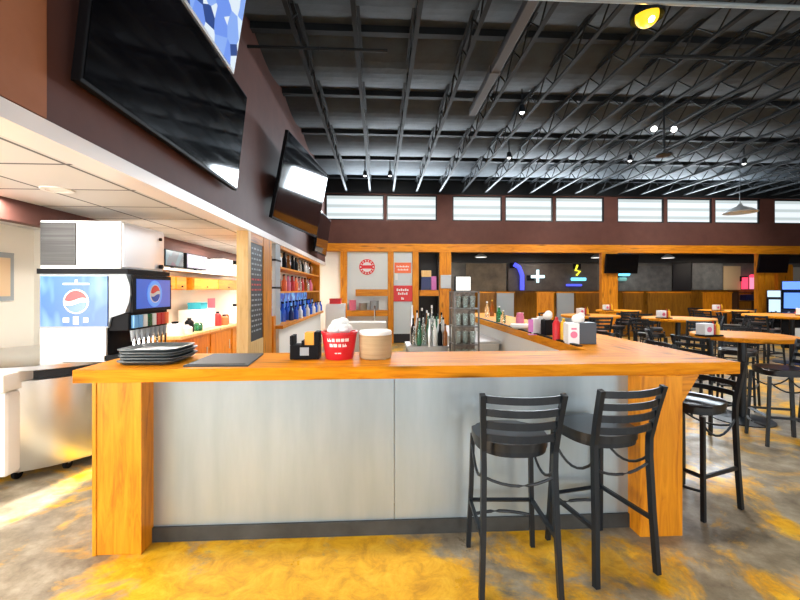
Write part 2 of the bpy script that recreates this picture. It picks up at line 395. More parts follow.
# ------------------------------------------------------------------ bar
BT, BU = 1.12, 1.042            # top and underside of the slab
YF, YB = 2.49, 3.10
bar = thing('bar_counter', 'L-shaped bar with thick orange pine top, galvanised sheet front and pine posts', 'bar counter', (0, 2.63, 0))
def bpart(name, mb, m, label=None): return build(name, mb, m, bar, (0, -2.63, 0), label=label)
bpart('front_panel', MB().box(-1.45, .098, 2.63, 2.66, .09, BU).box(.102, 1.70, 2.63, 2.66, .09, BU), M_galv, 'galvanised grey sheet front with one seam')
bpart('kick_board', MB().box(-1.44, 1.69, 2.612, 2.64, 0, .092), noisy(mat('kick', (.07, .07, .06), .6), [(.3, (.022, .022, .02)), (.7, (.055, .055, .05))], nscale=6), 'dark kick board')
bpart('end_post', MB().box(-1.715, -1.44, 2.502, 2.74, 0, BU, .004).box(-1.722, -1.70, 2.497, 2.74, .0, BU).box(-1.452, -1.436, 2.497, 2.74, 0, BU), WZ)
bpart('corner_post', MB().box(1.687, 1.973, 2.502, 2.76, 0, BU, .004), WZ)
bpart('end_panel', MB().box(-1.715, -1.68, 2.74, 3.04, 0, BU), WZ)
bpart('rear_panel', MB().box(-1.68, 1.64, 3.0, 3.04, 0, BU), M_white)
bpart('side_panel', MB().box(1.93, 1.965, 2.76, 8.2, .0, BU), WZ)
bpart('inner_panel', MB().box(1.70, 1.73, 3.04, 8.2, 0, BU), M_white)
bpart('bracket', MB().prism([(1.973, BU), (1.973, BU - .20), (2.10, BU)], 2.52, 2.60, 'y'), WX)
for y in (4.4, 6.2, 7.9):
    bpart('bracket', MB().prism([(1.965, BU), (1.965, BU - .30), (2.26, BU)], y, y + .09, 'y'), WX)
bpart('top_slab', MB().prism([(-1.83, YF), (2.40, YF + .05), (2.40, 2.78), (1.66, YB), (-1.83, YB)], BU, BT), TOPX)
bpart('top_slab', MB().prism([(1.66, YB + .002), (2.40, 2.782), (2.40, 8.3), (1.66, 8.3)], BU, BT), TOPY)
bpart('drip_rail', MB().box(1.68, 1.72, YB + .2, 8.2, BT - .005, BT + .012), M_blackp, 'narrow black rail along the inner edge')

# ------------------------------------------------------------------ bar stools
def bow(p0, p1, d, n=9):
    p0, p1, d = Vector(p0), Vector(p1), Vector(d)
    return [p0.lerp(p1, i / (n - 1)) + d * (1 - (2 * i / (n - 1) - 1) ** 2) for i in range(n)]
def make_stool(label, loc, rz):
    t = thing('bar_stool', label, 'bar stool', loc, rz, 'black metal ladder-back bar stools')
    for s in (-1, 1):
        build('rear_post', MB().tube([(s * .205, -.225, 0), (s * .192, -.205, .35), (s * .186, -.19, .66), (s * .188, -.19, .76), (s * .197, -.225, .92), (s * .207, -.265, 1.07)], .014, sq=True, h=.016), M_black, t)
        build('front_leg', MB().tube([(s * .20, .205, 0), (s * .185, .185, .40), (s * .178, .175, .715)], .013, sq=True, h=.013), M_black, t)
        build('side_brace', MB().tube(bow((s * .182, .178, .66), (s * .188, -.19, .66), (0, 0, -.10)), .008), M_black, t)
        build('stretcher', MB().tube([(s * .19, .19, .30), (s * .195, -.20, .30)], .009, sq=True, h=.012), M_black, t)
    for z, y in ((1.045, -.255), (.975, -.240), (.905, -.220), (.835, -.205)):
        a = .200 - (1.045 - z) * .05
        build('back_slat', MB().tube(bow((-a, y, z), (a, y, z), (0, -.05, 0), 11), .019, sq=True, up=(0, 0, 1), h=.005), M_black, t)
    def se(v, e): return math.copysign(abs(v) ** e, v)
    seat = []
    for k in range(40):
        c, q = math.cos(2 * PI * k / 40), math.sin(2 * PI * k / 40); e = .62 if q > 0 else .75
        seat.append((.205 * se(c, e) * (1 if q > 0 else 1 - .12 * -q), (.205 if q > 0 else .20) * se(q, e) + .0))
    mb = MB().prism(seat, .745, .788)
    es = [e for e in mb.bm.edges if all(v.co.z > .77 for v in e.verts)]
    bmesh.ops.bevel(mb.bm, geom=es, offset=.018, segments=3, affect='EDGES')
    build('seat', mb, M_vinyl, t, smooth=True)
    mb = MB().prism([(x * .96, y * .96) for x, y in seat], .718, .745); build('seat_frame', mb, M_black, t)
    build('rear_brace', MB().tube(bow((-.187, -.19, .62), (.187, -.19, .62), (0, 0, -.05)), .008), M_black, t)
    build('foot_rail', MB().tube(bow((-.195, .195, .20), (.195, .195, .20), (0, .05, 0)), .010), M_black, t)
    build('front_stretcher', MB().tube([(-.19, .19, .30), (.19, .19, .30)], .009, sq=True, h=.012), M_black, t)
    return t
stool = make_stool('black ladder-back bar stool tucked square to the galvanised bar front, leftmost stool', (.745, 2.255, 0), R(-3))
dup(stool, (1.32, 2.355, 0), R(12), "black ladder-back bar stool turned at an angle before the bar's right post")
dup(stool, (2.36, 2.905, 0), R(110), 'black ladder-back bar stool at the right side of the bar near its corner')
for i, y in enumerate((3.95, 4.95, 5.95, 6.95)):
    dup(stool, (2.60, y, 0), R(88 + 5 * math.sin(i * 3)), 'black bar stool along the right side of the bar, %s from its front corner' % ORD[i + 1])

# ------------------------------------------------------------------ high tables and their stools
def caddy(loc, rz, lab, board=False):
    t = thing('condiment_caddy', lab, 'condiment caddy', loc, rz, 'condiment caddies')
    build('tray', MB().box(-.13, .13, -.07, .07, 0, .02, .004), M_blackp, t)
    nb = build('napkin_holder', MB().box(-.125, .0, -.06, .06, .02, .155, .006), M_label, t, label='white napkin holder')
    build('emblem', MB().disc((-.0625, -.0625, .085), .032, 'y', .004), M_pink, nb)
    for x, m, nm in ((.035, M_ketchup, 'red bottle'), (.092, M_yellow, 'yellow bottle')):
        b = build('squeeze_bottle', MB().lathe([(0, .02), (.026, .02), (.027, .03), (.027, .12), (.018, .145), (0, .147)], (x, -.02, 0), 14), m, t, smooth=True, label=nm)
        build('nozzle', MB().lathe([(.012, .145), (.009, .155), (.004, .185), (0, .186)], (x, -.02, 0), 10), m, b, smooth=True)
    return t
def make_table(label, loc, r):
    t = thing('pub_table', label, 'table', loc, 0, 'round high tables')
    build('tabletop', MB().lathe([(0, 1.0), (r - .01, 1.0), (r, 1.01), (r, 1.04), (r - .01, 1.05), (0, 1.05)], n=48), TOPX, t)
    build('pedestal', MB().cyl((0, 0, .03), (0, 0, 1.0), .045), M_black, t)
    build('base_plate', MB().lathe([(0, 0), (.32, 0), (.32, .012), (.06, .04), (0, .04)], n=28), M_black, t)
    build('top_plate', MB().box(-.25, .25, -.035, .035, .975, 1.0).box(-.035, .035, -.25, .25, .975, .999), M_black, t)
    return t
tabs = [(742, 4.72, .53, 'nearest round pine high table, right of the bar corner'), (678, 7.6, .62, 'round pine high table behind the nearest one, middle of the dining floor'),
        (792, 8.3, .85, 'broad round pine high table in front of the arcade machines'), (590, 8.6, .60, 'round pine high table nearest the bar, left of the post with a television'),
        (725, 10.4, .6, 'round pine high table under the tan wall panel by the timber header'), (618, 10.6, .55, 'round pine high table close beside the lighter post under the left television')]
T = []
for i, (px, y, r, lab) in enumerate(tabs):
    x = X_at(px, y); T.append((x, y, r)); make_table(lab, (x, y, 0), r)
def at_table(i, a, d, lab, turn=0):
    x, y, r = T[i]; a = R(a)
    dup(stool, (x + d * math.cos(a), y + d * math.sin(a), 0), a + PI / 2 + R(turn), lab)
tn = ['nearest pine high table', 'middle pine high table', 'broad pine table by the arcade machines', 'pine high table nearest the bar', 'pine high table under the tan wall panel', 'pine high table beside the lighter post']
where = {200: 'left', 250: 'front left', 290: 'front', 330: 'front right', 20: 'right', 90: 'far', 140: 'far left', 50: 'far right'}
for i, angs, d in ((0, (200, 50, 140), .72), (1, (200, 250, 330, 20, 90), .8), (2, (200, 250, 290, 140, 90), 1.0), (3, (250, 20, 140), .78), (4, (200, 290, 20, 90), .78), (5, (250, 330, 140), .75)):
    for a in angs:
        at_table(i, a, d, 'black bar stool at the %s of the %s' % (where[a], tn[i]), random.uniform(-14, 14))
dup(stool, (4.22, 4.0, 0), R(70), 'black bar stool side-on in front of the nearest pine high table')
dup(stool, (5.25, 4.35, 0), R(80), 'black bar stool at the right of the nearest pine high table, by the picture edge')
for i, (px, lab) in enumerate(((709, 'condiment caddy with white napkin holder on the nearest round table'), (664, 'condiment caddy on the middle round pine table'),
                               (None, 'condiment caddy on the broad table by the arcade machines'), (583, 'condiment caddy on the round table nearest the bar'), (718, 'condiment caddy on the round table under the tan wall panel'), (608, 'condiment caddy on the round table beside the lighter post'))):
    x, y, r = T[i]
    caddy((X_at(px, y - .15) if px else x + .1, y - .15, 1.05), R(8), lab)

# ------------------------------------------------------------------ things on the front bar
def tray_mb(wd, dp, h):
    o = []
    for cx, cy, a0 in ((wd / 2 - .06, dp / 2 - .06, 0), (-wd / 2 + .06, dp / 2 - .06, 90), (-wd / 2 + .06, -dp / 2 + .06, 180), (wd / 2 - .06, -dp / 2 + .06, 270)):
        for k in range(5): o.append((cx + .06 * math.cos(R(a0 + k * 22.5)), cy + .06 * math.sin(R(a0 + k * 22.5))))
    mb = MB()
    rings = [[mb.bm.verts.new((x * s, y * s, z)) for x, y in o] for s, z in ((.84, 0), (1, h), (1, h + .006), (.95, h + .006), (.82, .006))]
    n = len(o)
    for A, B in zip(rings, rings[1:]):
        for i in range(n): mb.bm.faces.new((A[i], A[(i + 1) % n], B[(i + 1) % n], B[i]))
    mb.bm.faces.new(rings[0][::-1]); mb.bm.faces.new(rings[-1])
    return mb
pos = ['bottom', 'second from the bottom', 'middle', 'second from the top', 'top']
base = None
for i in range(5):
    lab = 'grey serving tray stacked on the left end of the bar, ' + pos[i]
    loc = (-1.49 + (.012 if i % 2 else -.005), 2.79 + .006 * (i % 3), BT + i * .0185)
    if base is None:
        base = solo('serving_tray', tray_mb(.37, .36, .022), M_plate, lab, 'tray', loc, 'stack of grey serving trays', True)
    else:
        c = dup(base, loc, R(2 * (-1) ** i), lab)
solo('bar_mat', MB().prism([(-1.22, 2.56), (-.82, 2.55), (-.86, 3.03), (-1.22, 3.03)], BT, BT + .010).box(-1.2, -.85, 2.58, 2.60, BT + .01, BT + .014), M_rubber, 'black rubber bar mat beside the stack of trays', 'bar mat')
# black caddy
cx = X_at(306, 2.84)
t = thing('napkin_caddy', 'black plastic napkin caddy with straws holder beside the red bucket', 'napkin caddy', (cx, 2.84, BT), 0)
build('body', MB().box(-.10, .10, -.06, .06, .0, .10, .006).box(-.10, -.075, -.06, .06, .10, .165, .004).box(.065, .10, -.06, .06, .10, .19, .004).box(-.02, .0, -.06, .06, .1, .13), M_blackp, t)
build('plate', MB().box(-.03, .03, -.064, -.058, .03, .085), M_grey, t, label='small grey square plate')
build('coaster_stack', MB().box(.0, .062, -.05, .05, .10, .185), mat('orange_card', (.85, .35, .03), .6), t, label='orange card stack')
# red bucket
cx = X_at(339.5, 2.84)
t = thing('bucket', 'red plastic bucket with white lettering stuffed with white napkins', 'bucket', (cx, 2.84, BT))
build('body', MB().lathe([(0, 0), (.095, 0), (.098, .01), (.122, .175), (.128, .178), (.128, .19), (.118, .19), (.092, .02), (0, .02)], n=36), M_red, t, smooth=True)
mb = MB()
for z, segs in ((.128, ((-38, -22), (-20, -10), (-6, 8), (10, 22), (25, 38))), (.092, ((-30, -18), (-15, -2), (2, 12), (16, 32))), (.045, ((-12, -2), (0, 12)))):
    hh = .022 if z > .06 else .008
    for a0, a1 in segs:
        n = max(2, int((a1 - a0) / 4))
        for k in range(n):
            if z > .06 and k % 2 == 1 and n > 3: h2 = hh * .55
            else: h2 = hh
            A0, A1 = R(-90 + a0 + (a1 - a0) * k / n), R(-90 + a0 + (a1 - a0) * (k + .8) / n)
            def q(a, zz):
                r = .098 + (zz - .01) / .165 * .024 + .0015
                return mb.bm.verts.new((r * math.cos(a), r * math.sin(a), zz))
            mb.bm.faces.new((q(A0, z), q(A1, z), q(A1, z + h2), q(A0, z + h2)))
build('lettering', mb, M_paper, t)
tag(build('napkin_pile', (lambda m: ([m.ball((random.uniform(-.06, .06), random.uniform(-.06, .05), .20 + random.uniform(-.01, .055)), random.uniform(.025, .045), (1, random.uniform(.6, 1), random.uniform(.6, 1))) for _ in range(22)], m)[1])(MB()), M_paper, None, (cx, 2.84, BT), True),
    'crumpled white napkins heaped in the red bucket', 'napkins', kind='stuff')
# kraft basket
cx = X_at(375.5, 2.84)
t = thing('paper_basket', 'tan kraft napkin box with a white top beside the red bucket', 'box', (cx, 2.84, BT))
build('body', MB().lathe([(0, 0), (.10, 0), (.112, .01), (.118, .165), (.112, .168), (0, .168)], n=40), M_kraft, t, smooth=True)
build('napkin_stack', MB().lathe([(0, .168), (.114, .168), (.116, .186), (.110, .195), (0, .195)], n=40), M_paper, t, smooth=True, label='white paper top')
for sx in (-1, 1): build('foot', MB().ball((sx * .06, -.085, .004), .012, (1, 1, .4)), M_kraft, t)

# ------------------------------------------------------------------ things along the side bar
def sx(px, y): return X_at(px, y)
y = 3.50
t = thing('menu_holder', 'dark grey box with a white and red card front, nearest on the side bar', 'menu holder', (sx(580, y), y, BT), R(-6))
build('box', MB().box(-.03, .12, -.06, .06, 0, .19, .004), mat('slate', (.045, .055, .07), .45), t)
cd = build('card', MB().box(-.125, -.03, -.065, .06, .0, .185), M_label, t, label='white card')
build('emblem', MB().disc((-.078, -.067, .085), .03, 'y', .004).box(-.1, -.055, -.069, -.065, .13, .145), M_pink, cd)
b = solo('napkin_bundle', MB().ball((0, 0, .03), .055, (1, 1, .8)).ball((.03, 0, .06), .03), M_paper, 'white crumpled napkin on top of the grey menu box', 'napkin', (sx(578, y), y, BT + .19), smooth=True)
def bottle(name, lab, cat, loc, h, r, m, capm=M_blackp, group=None, wide=False):
    t = thing(name, lab, cat, loc, 0, group)
    if wide: pr = [(0, 0), (r, 0), (r, h * .72), (r * .6, h * .86), (0, h * .87)]
    else: pr = [(0, 0), (r, 0), (r * 1.02, h * .05), (r, h * .55), (r * .45, h * .72), (r * .36, h * .92), (0, h * .93)]
    build('glass_body' if not wide else 'body', MB().lathe(pr, n=12), m, t, smooth=True)
    build('cap', MB().cyl((0, 0, h * .86 if wide else h * .92), (0, 0, h), r * .42), capm, t)
    return t
bottle('squeeze_bottle', 'red sauce bottle beside the white menu card on the side bar', 'bottle', (sx(556.5, 3.75), 3.75, BT), .22, .036, M_red, M_red, wide=True)
bottle('squeeze_bottle', 'yellow mustard bottle behind the white menu card on the side bar', 'bottle', (sx(563.5, 3.72), 3.72, BT), .21, .032, M_yellow, M_yellow, wide=True)
solo('menu_stand', MB().box(-.05, .01, -.03, .03, 0, .17).box(.01, .06, -.03, .03, 0, .19), M_label, 'white and lilac menu card standing on the side bar', 'menu card', (sx(537, 4.3), 4.3, BT))
solo('menu_stand', MB().box(-.05, .0, -.004, .004, .03, .165).box(-.05, .05, -.02, .02, 0, .008), M_magenta, 'lilac card leaning beside the white menu card on the side bar', 'menu card', (sx(533, 4.2), 4.2, BT))
solo('napkin_dispenser', MB().box(-.05, .05, -.06, .06, 0, .16, .006).box(-.045, .045, -.05, .05, .16, .162), M_blackp, 'black napkin dispenser between menu card and red sauce bottle', 'napkin dispenser', (sx(547.5, 4.2), 4.2, BT))
solo('napkin_bundle', MB().ball((0, 0, .04), .05, (1, 1, .8)).ball((.02, .02, .06), .04), M_paper, 'white napkin heaped on the black napkin dispenser', 'napkin', (sx(547.5, 4.2), 4.2, BT + .16), smooth=True)
solo('jar', MB().lathe([(0, 0), (.05, 0), (.05, .14), (.04, .17), (.045, .19), (0, .19)], n=14), M_pink, 'pinkish jar on the side bar left of the menu card', 'jar', (sx(520, 5.0), 5.0, BT), smooth=True)
solo('plate_stack', MB().lathe([(0, 0), (.08, 0), (.12, .03), (.12, .06), (.0, .06)], n=20), M_paper, 'white plate stack before the pinkish jar', 'plates', (sx(520, 4.85), 4.83, BT), smooth=True)
bottle('bottle', 'clear green bottle far along the side bar', 'bottle', (sx(499, 5.9), 5.9, BT), .24, .045, M_greenglass, M_paper)
bottle('bottle', 'clear glass bottle right of the green one on the side bar', 'bottle', (sx(503, 5.7), 5.7, BT), .19, .04, M_glass, M_paper)
bottle('bottle', 'slim pale bottle furthest along the side bar', 'bottle', (sx(487, 6.9), 6.9, BT), .28, .04, M_glass, M_label)
bottle('bottle', 'amber bottle behind the slim pale one on the side bar', 'bottle', (sx(492, 7.2), 7.2, BT), .3, .04, M_amber, M_yellow)

# ------------------------------------------------------------------ inside the bar
t = thing('ice_bin', 'white steel underbar ice bin against the inner side of the side bar', 'ice bin', (1.38, 5.4, 0))
build('body', MB().box(-.28, .28, .05, 2.6, .25, .86, .01), M_white, t)
build('rim', MB().box(-.30, .30, .03, 2.62, .86, .89, .004), M_steel, t)
for a, b in ((-.24, .12), (.24, .12), (-.24, 2.5), (.24, 2.5)): build('leg', MB().cyl((a, b, 0), (a, b, .25), .022), M_steel, t)
for i in range(3):
    bottle('bottle', 'green glass bottle in the ice bin, %s from the near end' % ORD[i], 'bottle', (1.3 + .06 * i, 5.6 + .7 * i, .89), .22, .04, M_greenglass, group='green bottles in the ice bin')
# glass tower with menu light
yT = 5.0
t = thing('glass_rack', 'tall wire rack of stacked clear glasses under a lit white sign', 'glass rack', (sx(464, yT), yT, 0))
build('frame', MB().box(-.16, -.14, -.16, -.14, 0, 1.58).box(.14, .16, -.16, -.14, 0, 1.58).box(-.16, -.14, .14, .16, 0, 1.58).box(.14, .16, .14, .16, 0, 1.58), M_wire, t)
for z in (.70, .92, 1.14, 1.36, 1.57): build('shelf', MB().box(-.16, .16, -.16, .16, z, z + .015), M_wire, t)
build('column', MB().box(-.138, .138, .0, .12, .716, 1.568), noisy(mat('brown_core', (.2, .15, .1), .6), [(.35, (.06, .045, .035)), (.65, (.34, .28, .22))], nscale=22), t)
gx = sx(464, yT)
gl = None; n_ = 0
for zi, z in enumerate((.715, .935, 1.155, 1.375)):
    for xi, dx in enumerate((-.09, 0, .09)):
        lab = 'clear pint glass on the %s shelf of the glass rack, %s' % (['lowest', 'second', 'third', 'top'][zi], ['left', 'middle', 'right'][xi])
        loc = (gx + dx, yT - .08, z)
        if gl is None: gl = solo('pint_glass', MB().lathe([(0, .004), (.028, .0), (.041, .15), (.038, .15), (.026, .012), (0, .012)], n=14), M_glass, lab, 'glass', loc, 'pint glasses in the rack', True)
        else: dup(gl, loc, 0, lab)
t = thing('lit_sign', 'small glowing white sign box standing on top of the glass rack', 'sign', (gx - .02, yT, 1.585))
build('box', MB().box(-.10, .10, -.05, .05, 0, .19, .006), M_blackp, t); build('face', MB().box(-.09, .09, -.056, -.05, .01, .18), E_white, t)
# back-bar station with bottles and glasses
yS = 5.65
t = thing('work_station', 'steel back station behind the bar holding bottles and glasses', 'counter', (sx(437, yS), yS, 0))
build('body', MB().box(-.42, .12, -.2, .3, .1, .80), M_steel, t); build('worktop', MB().box(-.44, .14, -.22, .32, .80, .83), M_steel, t)
for a, b in ((-.38, -.18), (.1, -.18), (-.38, .28), (.1, .28)): build('leg', MB().cyl((a, b, 0), (a, b, .1), .02), M_steel, t)
mats = [(M_glass, 'clear'), (M_label, 'white'), (M_greenglass, 'green'), (M_blackp, 'black'), (M_glass, 'clear'), (M_amber, 'amber'), (M_steel, 'silver')]
for r_ in range(3):
    for c in range(7):
        m, cn = mats[(r_ * 3 + c * 2) % 7]
        bottle('bottle', '%s bottle on the steel station, %s from left in the %s row' % (cn, ORD[c], ['front', 'middle', 'back'][r_]), 'bottle',
               (sx(437, yS) - .34 + c * .072, yS - .15 + r_ * .16, .83), .30 + .08 * r_ + random.uniform(-.05, .09), .032, m, random.choice([M_blackp, M_paper, M_steel]), 'bottles on the steel station')

# ------------------------------------------------------------------ soda corner
t = thing('soda_counter', 'round-ended stainless counter on casters left of the bar', 'counter', (-3.3, 4.2, 0))
build('body', MB().lathe([(0, .09), (.79, .09), (.80, .11), (.80, .84), (0, .84)], n=56), M_steel, t, smooth=True)
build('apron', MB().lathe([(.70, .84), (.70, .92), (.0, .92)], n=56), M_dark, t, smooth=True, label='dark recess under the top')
build('worktop', MB().lathe([(0, .92), (.80, .92), (.83, .93), (.83, .965), (.80, .975), (0, .975)], n=56), M_steel, t, smooth=True)
build('corner_cover', MB().box(-.35, .33, -.86, -.60, .10, .78, .03).box(-.35, .34, -.89, -.60, .79, .93, .008), M_white, t, label='white steel front panel with boxed head')
for a in (230, 262, 290, 318, 345, 20):
    x, y = .68 * math.cos(R(a)), .68 * math.sin(R(a))
    c = build('caster', MB().cyl((x - .014, y, .045), (x + .014, y, .045), .045), M_blackp, t)
    build('fork', MB().box(x - .022, x + .022, y - .012, y + .012, .05, .095), M_steel, c)
# dispenser
X0, X1, Y0, Y1 = -2.93, -2.17, 3.62, 4.30
cz = .975
t = thing('soda_dispenser', 'blue and grey soda fountain with round emblem panels and row of nozzles', 'soda fountain', (-2.55, 3.95, cz))
def dp(name, mb, m, parent=None, label=None, smooth=False):
    return build(name, mb, m, parent or t, (2.55, -3.95, -cz) if parent is None else (0, 0, 0), smooth, label)
M_bluep = noisy(mat('blue_panel', (.3, .5, .75), .35), [(.42, (.02, .10, .36)), (.52, (.12, .26, .48)), (.62, (.26, .33, .42))], (1.6, 1, .6), 1.6, 3)
prof = [(X0, 1.27), (-2.36, 1.27), (-2.34, 1.36), (-2.22, 1.40), (-2.19, 1.48), (-2.175, 1.56), (-2.18, 1.64), (-2.21, 1.74), (X0, 1.74)]
dp('cabinet', MB().prism(prof, Y0, Y1, 'y'), M_grey)
dp('base', MB().box(X0, -2.38, Y0, Y1, cz, 1.27), M_white, label='white lower cabinet')
dp('lid', MB().box(X0 - .02, -2.19, Y0 - .01, Y1 + .01, 1.74, 1.785), M_blackp, label='black top strip')
side = dp('side_panel', MB().box(X0 + .01, -2.36, Y0 - .012, Y0, 1.285, 1.72), M_bluep, label='blue side panel with round emblem')
def emblem(c, r, axis, parent):
    """round emblem: red upper wave, white middle wave, blue lower wave"""
    n = 24
    def P(u, v, d):
        return (c[0] + u, c[1] - d, c[2] + v) if axis == 'y' else (c[0] + d, c[1] + u, c[2] + v)
    wave1 = lambda u: r * (.18 + .16 * math.sin(u / r * 2.6)); wave2 = lambda u: r * (-.22 + .16 * math.sin(u / r * 2.6))
    def zone(lo, hi, d, name, m):
        mb = MB()
        for i in range(n):
            u0, u1 = -r + 2 * r * i / n, -r + 2 * r * (i + 1) / n
            ch = lambda u: math.sqrt(max(r * r - u * u, 0))
            a0, a1 = max(lo(u0), -ch(u0)), max(lo(u1), -ch(u1)); b0, b1 = min(hi(u0), ch(u0)), min(hi(u1), ch(u1))
            if b0 <= a0 and b1 <= a1: continue
            b0 = max(a0, b0); b1 = max(a1, b1)
            q = [mb.bm.verts.new(P(u, v, dd)) for dd in (0, d) for u, v in ((u0, a0), (u1, a1), (u1, b1), (u0, b0))]
            mb.bm.faces.new(q[4:]); mb.bm.faces.new(q[:4])
        bmesh.ops.remove_doubles(mb.bm, verts=mb.bm.verts[:], dist=1e-5)
        build(name, mb, m, parent, label=None)
    big = lambda u: 9; low = lambda u: -9
    mb = MB().disc(P(0, 0, .001), r * 1.12, axis, .004); build('emblem_disc', mb, M_label, parent)
    zone(wave1, big, .005, 'emblem_red', M_redsign); zone(low, wave2, .005, 'emblem_blue', M_blueb)
emblem((-2.62, Y0 - .012, 1.50), .095, 'y', side)
for a_, b_, c_, d_ in ((-2.73, -2.68, 1.32, 1.36), (-2.645, -2.60, 1.30, 1.37), (-2.56, -2.52, 1.32, 1.36), (-2.73, -2.51, 1.645, 1.66), (-2.63, -2.61, 1.66, 1.69)):
    build('white_stripe', MB().box(a_, b_, Y0 - .014, Y0 - .01, c_, d_), M_label, side)
fr = dp('front_display', MB().prism([(Y0 + .02, 1.40), (Y1 - .01, 1.40), (Y1 - .01, 1.735), (Y0 + .02, 1.735)], -2.18, -2.165, 'x'), M_blackp, label='black framed illuminated front')
face = build('display_face', MB().box(-2.166, -2.160, Y0 + .07, Y1 - .04, 1.43, 1.70), mat('display_blue', (.03, .08, .40), .3, emit=(.05, .14, .6), es=.6), fr)
ring = build('halo', MB().disc((-2.158, 3.97, 1.565), .125, 'x', .006), mat('halo_blue', (.1, .3, .8), .4, emit=(.12, .3, .9), es=.5), fr)
emblem((-2.154, 3.97, 1.565), .078, 'x', fr)
dp('splash_panel', MB().box(-2.385, -2.37, Y0 + .02, Y1 - .02, 1.0, 1.27), M_blackp, label='black splash panel behind the nozzles')
dp('valve_header', MB().box(-2.37, -2.20, Y0 + .02, Y1 - .02, 1.24, 1.40, .006), M_blackp)
cols = [M_lblue, M_lblue, M_label, M_greenglass, M_label, M_red, M_red, M_orangesign]
for i in range(8):
    y = Y0 + .08 + i * .075
    v = dp('valve', MB().box(-2.20, -2.17, y - .028, y + .028, 1.26, 1.375, .003), cols[i])
    build('nozzle', MB().cyl((-2.20, y, 1.14), (-2.20, y, 1.24), .014, .022, 10), M_grey, v)
    build('lever', MB().box(-2.195, -2.18, y - .008, y + .008, 1.06, 1.16), M_chrome, v)
dp('drip_tray', MB().box(-2.40, -2.12, Y0, Y1, cz, 1.03, .005), M_blackp)
t2 = thing('ice_maker', 'white and grey ice machine standing on the soda fountain', 'ice machine', (-2.55, 3.95, 1.785))
build('housing', MB().box(X0 + 2.55, .30, -.33, .35, 0, .42, .008), mat('ice_white', (.74, .75, .75), .3), t2)
build('vent_grille', MB().box(X0 + 2.56, -.08, -.34, -.32, .03, .40), M_vent, t2, label='dark grey louvred vent')
build('side_panel', MB().box(.30, .312, -.32, .34, .02, .40), mat('brushed', (.6, .6, .6), .4, .7), t2)
build('knob', MB().cyl((.312, .26, .05), (.34, .26, .05), .022), M_blackp, t2)
build('knob', MB().cyl((.312, .26, .33), (.33, .26, .33), .016), M_blackp, t2)
# framed picture on left wall
t = thing('wall_frame', 'pale tan framed panel on the bright left wall', 'picture', (-4.2, 4.0, 1.5))
build('frame', MB().box(0, .03, -.8, .8, -.02, .5).box(0.0, .032, -.8, .8, .5, .52), M_grey, t); build('panel', MB().box(.03, .036, -.75, .75, .03, .46), mat('tan_panel', (.75, .55, .34), .5), t)

# ------------------------------------------------------------------ back counter under the left wall
CX0, CX1 = -3.04, -2.55
t = thing('back_counter', 'long orange pine back counter along the service wall', 'counter', (-2.8, 5.3, 0))
build('cabinet', MB().box(-.24, .20, 0, 6.4, 0, .96), WY, t); build('worktop', MB().box(-.245, .26, -.02, 6.42, .96, 1.0), PALE, t, label='pale wooden worktop')
for i in range(7):
    y = .1 + i * .9
    d = build('door', MB().box(.20, .22, y, y + .82, .08, .92, .003), WZ, t); build('handle', MB().cyl((.235, y + .72, .6), (.235, y + .72, .75), .008), M_steel, d)
def wall_cab(y0, y1, lab):
    t = thing('wall_cabinet', lab, 'cabinet', (-3.05, y0, 1.6))
    build('box', MB().box(0, .26, 0, y1 - y0, 0, .19), WY, t)
    n = 2; L_ = (y1 - y0) / n
    for i in range(n):
        d = build('door', MB().box(.26, .275, i * L_ + .02, (i + 1) * L_ - .02, .015, .175, .003), WY, t); build('knob', MB().ball((.285, (i + .5) * L_, .05), .014), M_blackp, d)
wall_cab(5.3, 5.95, 'small orange pine wall cabinet just right of the soda fountain'); wall_cab(6.15, 8.0, 'long orange pine wall cabinet above the back counter')
solo('wall_shelf', MB().box(-3.05, -2.72, 5.25, 9.6, 1.86, 1.89), M_white, 'white shelf along the service wall holding small screens', 'shelf')
def monitor(lab, y0, y1, z, h, em, wd=.05):
    t = thing('monitor', lab, 'monitor', (-2.85, (y0 + y1) / 2, z), R(90))
    W = (y1 - y0) / 2
    build('case', MB().box(-W, W, -.02, .03, .03, h, .004), M_blackp, t); build('screen', MB().box(-W + .015, W - .015, -.026, -.018, .045, h - .015), em, t)
    build('stand', MB().box(-.08, .08, -.05, .05, 0, .012).box(-.02, .02, 0, .03, .01, .05), M_blackp, t)
monitor('small dark teal screen on the white shelf', 5.45, 5.95, 1.89, .26, E_teal); monitor('small bright lilac screen on the white shelf', 6.05, 6.75, 1.89, .26, E_lilac)
for i, (y, w2, h, m, lab) in enumerate(((7.05, .20, .22, M_paper, 'white paper box right of the lilac screen'), (7.5, .22, .27, M_label, 'tall white box in the middle of the white shelf'), (7.95, .18, .2, M_paper, 'small white box near the end of the white shelf'),
                                        (8.4, .18, .30, M_blackp, 'black box at the far end of the white shelf'))):
    solo('storage_box', MB().box(-.12, .12, -w2, w2, 0, h, .006).box(-.122, .122, -w2 - .002, w2 + .002, h - .05, h - .04), m, lab, 'box', (-2.88, y, 1.89))
solo('storage_box', MB().box(-.1, .1, -.12, .12, 0, .1, .006).box(-.1, .1, -.122, .122, .07, .102), M_teal, 'teal box on a stack of white boxes on the back counter', 'box', (-2.85, 6.45, 1.30))
solo('storage_box', MB().box(-.15, .15, -.3, .3, 0, .3, .006).box(-.15, .152, -.302, .302, .2, .21), M_paper, 'large white box under the teal box', 'box', (-2.85, 6.45, 1.0))
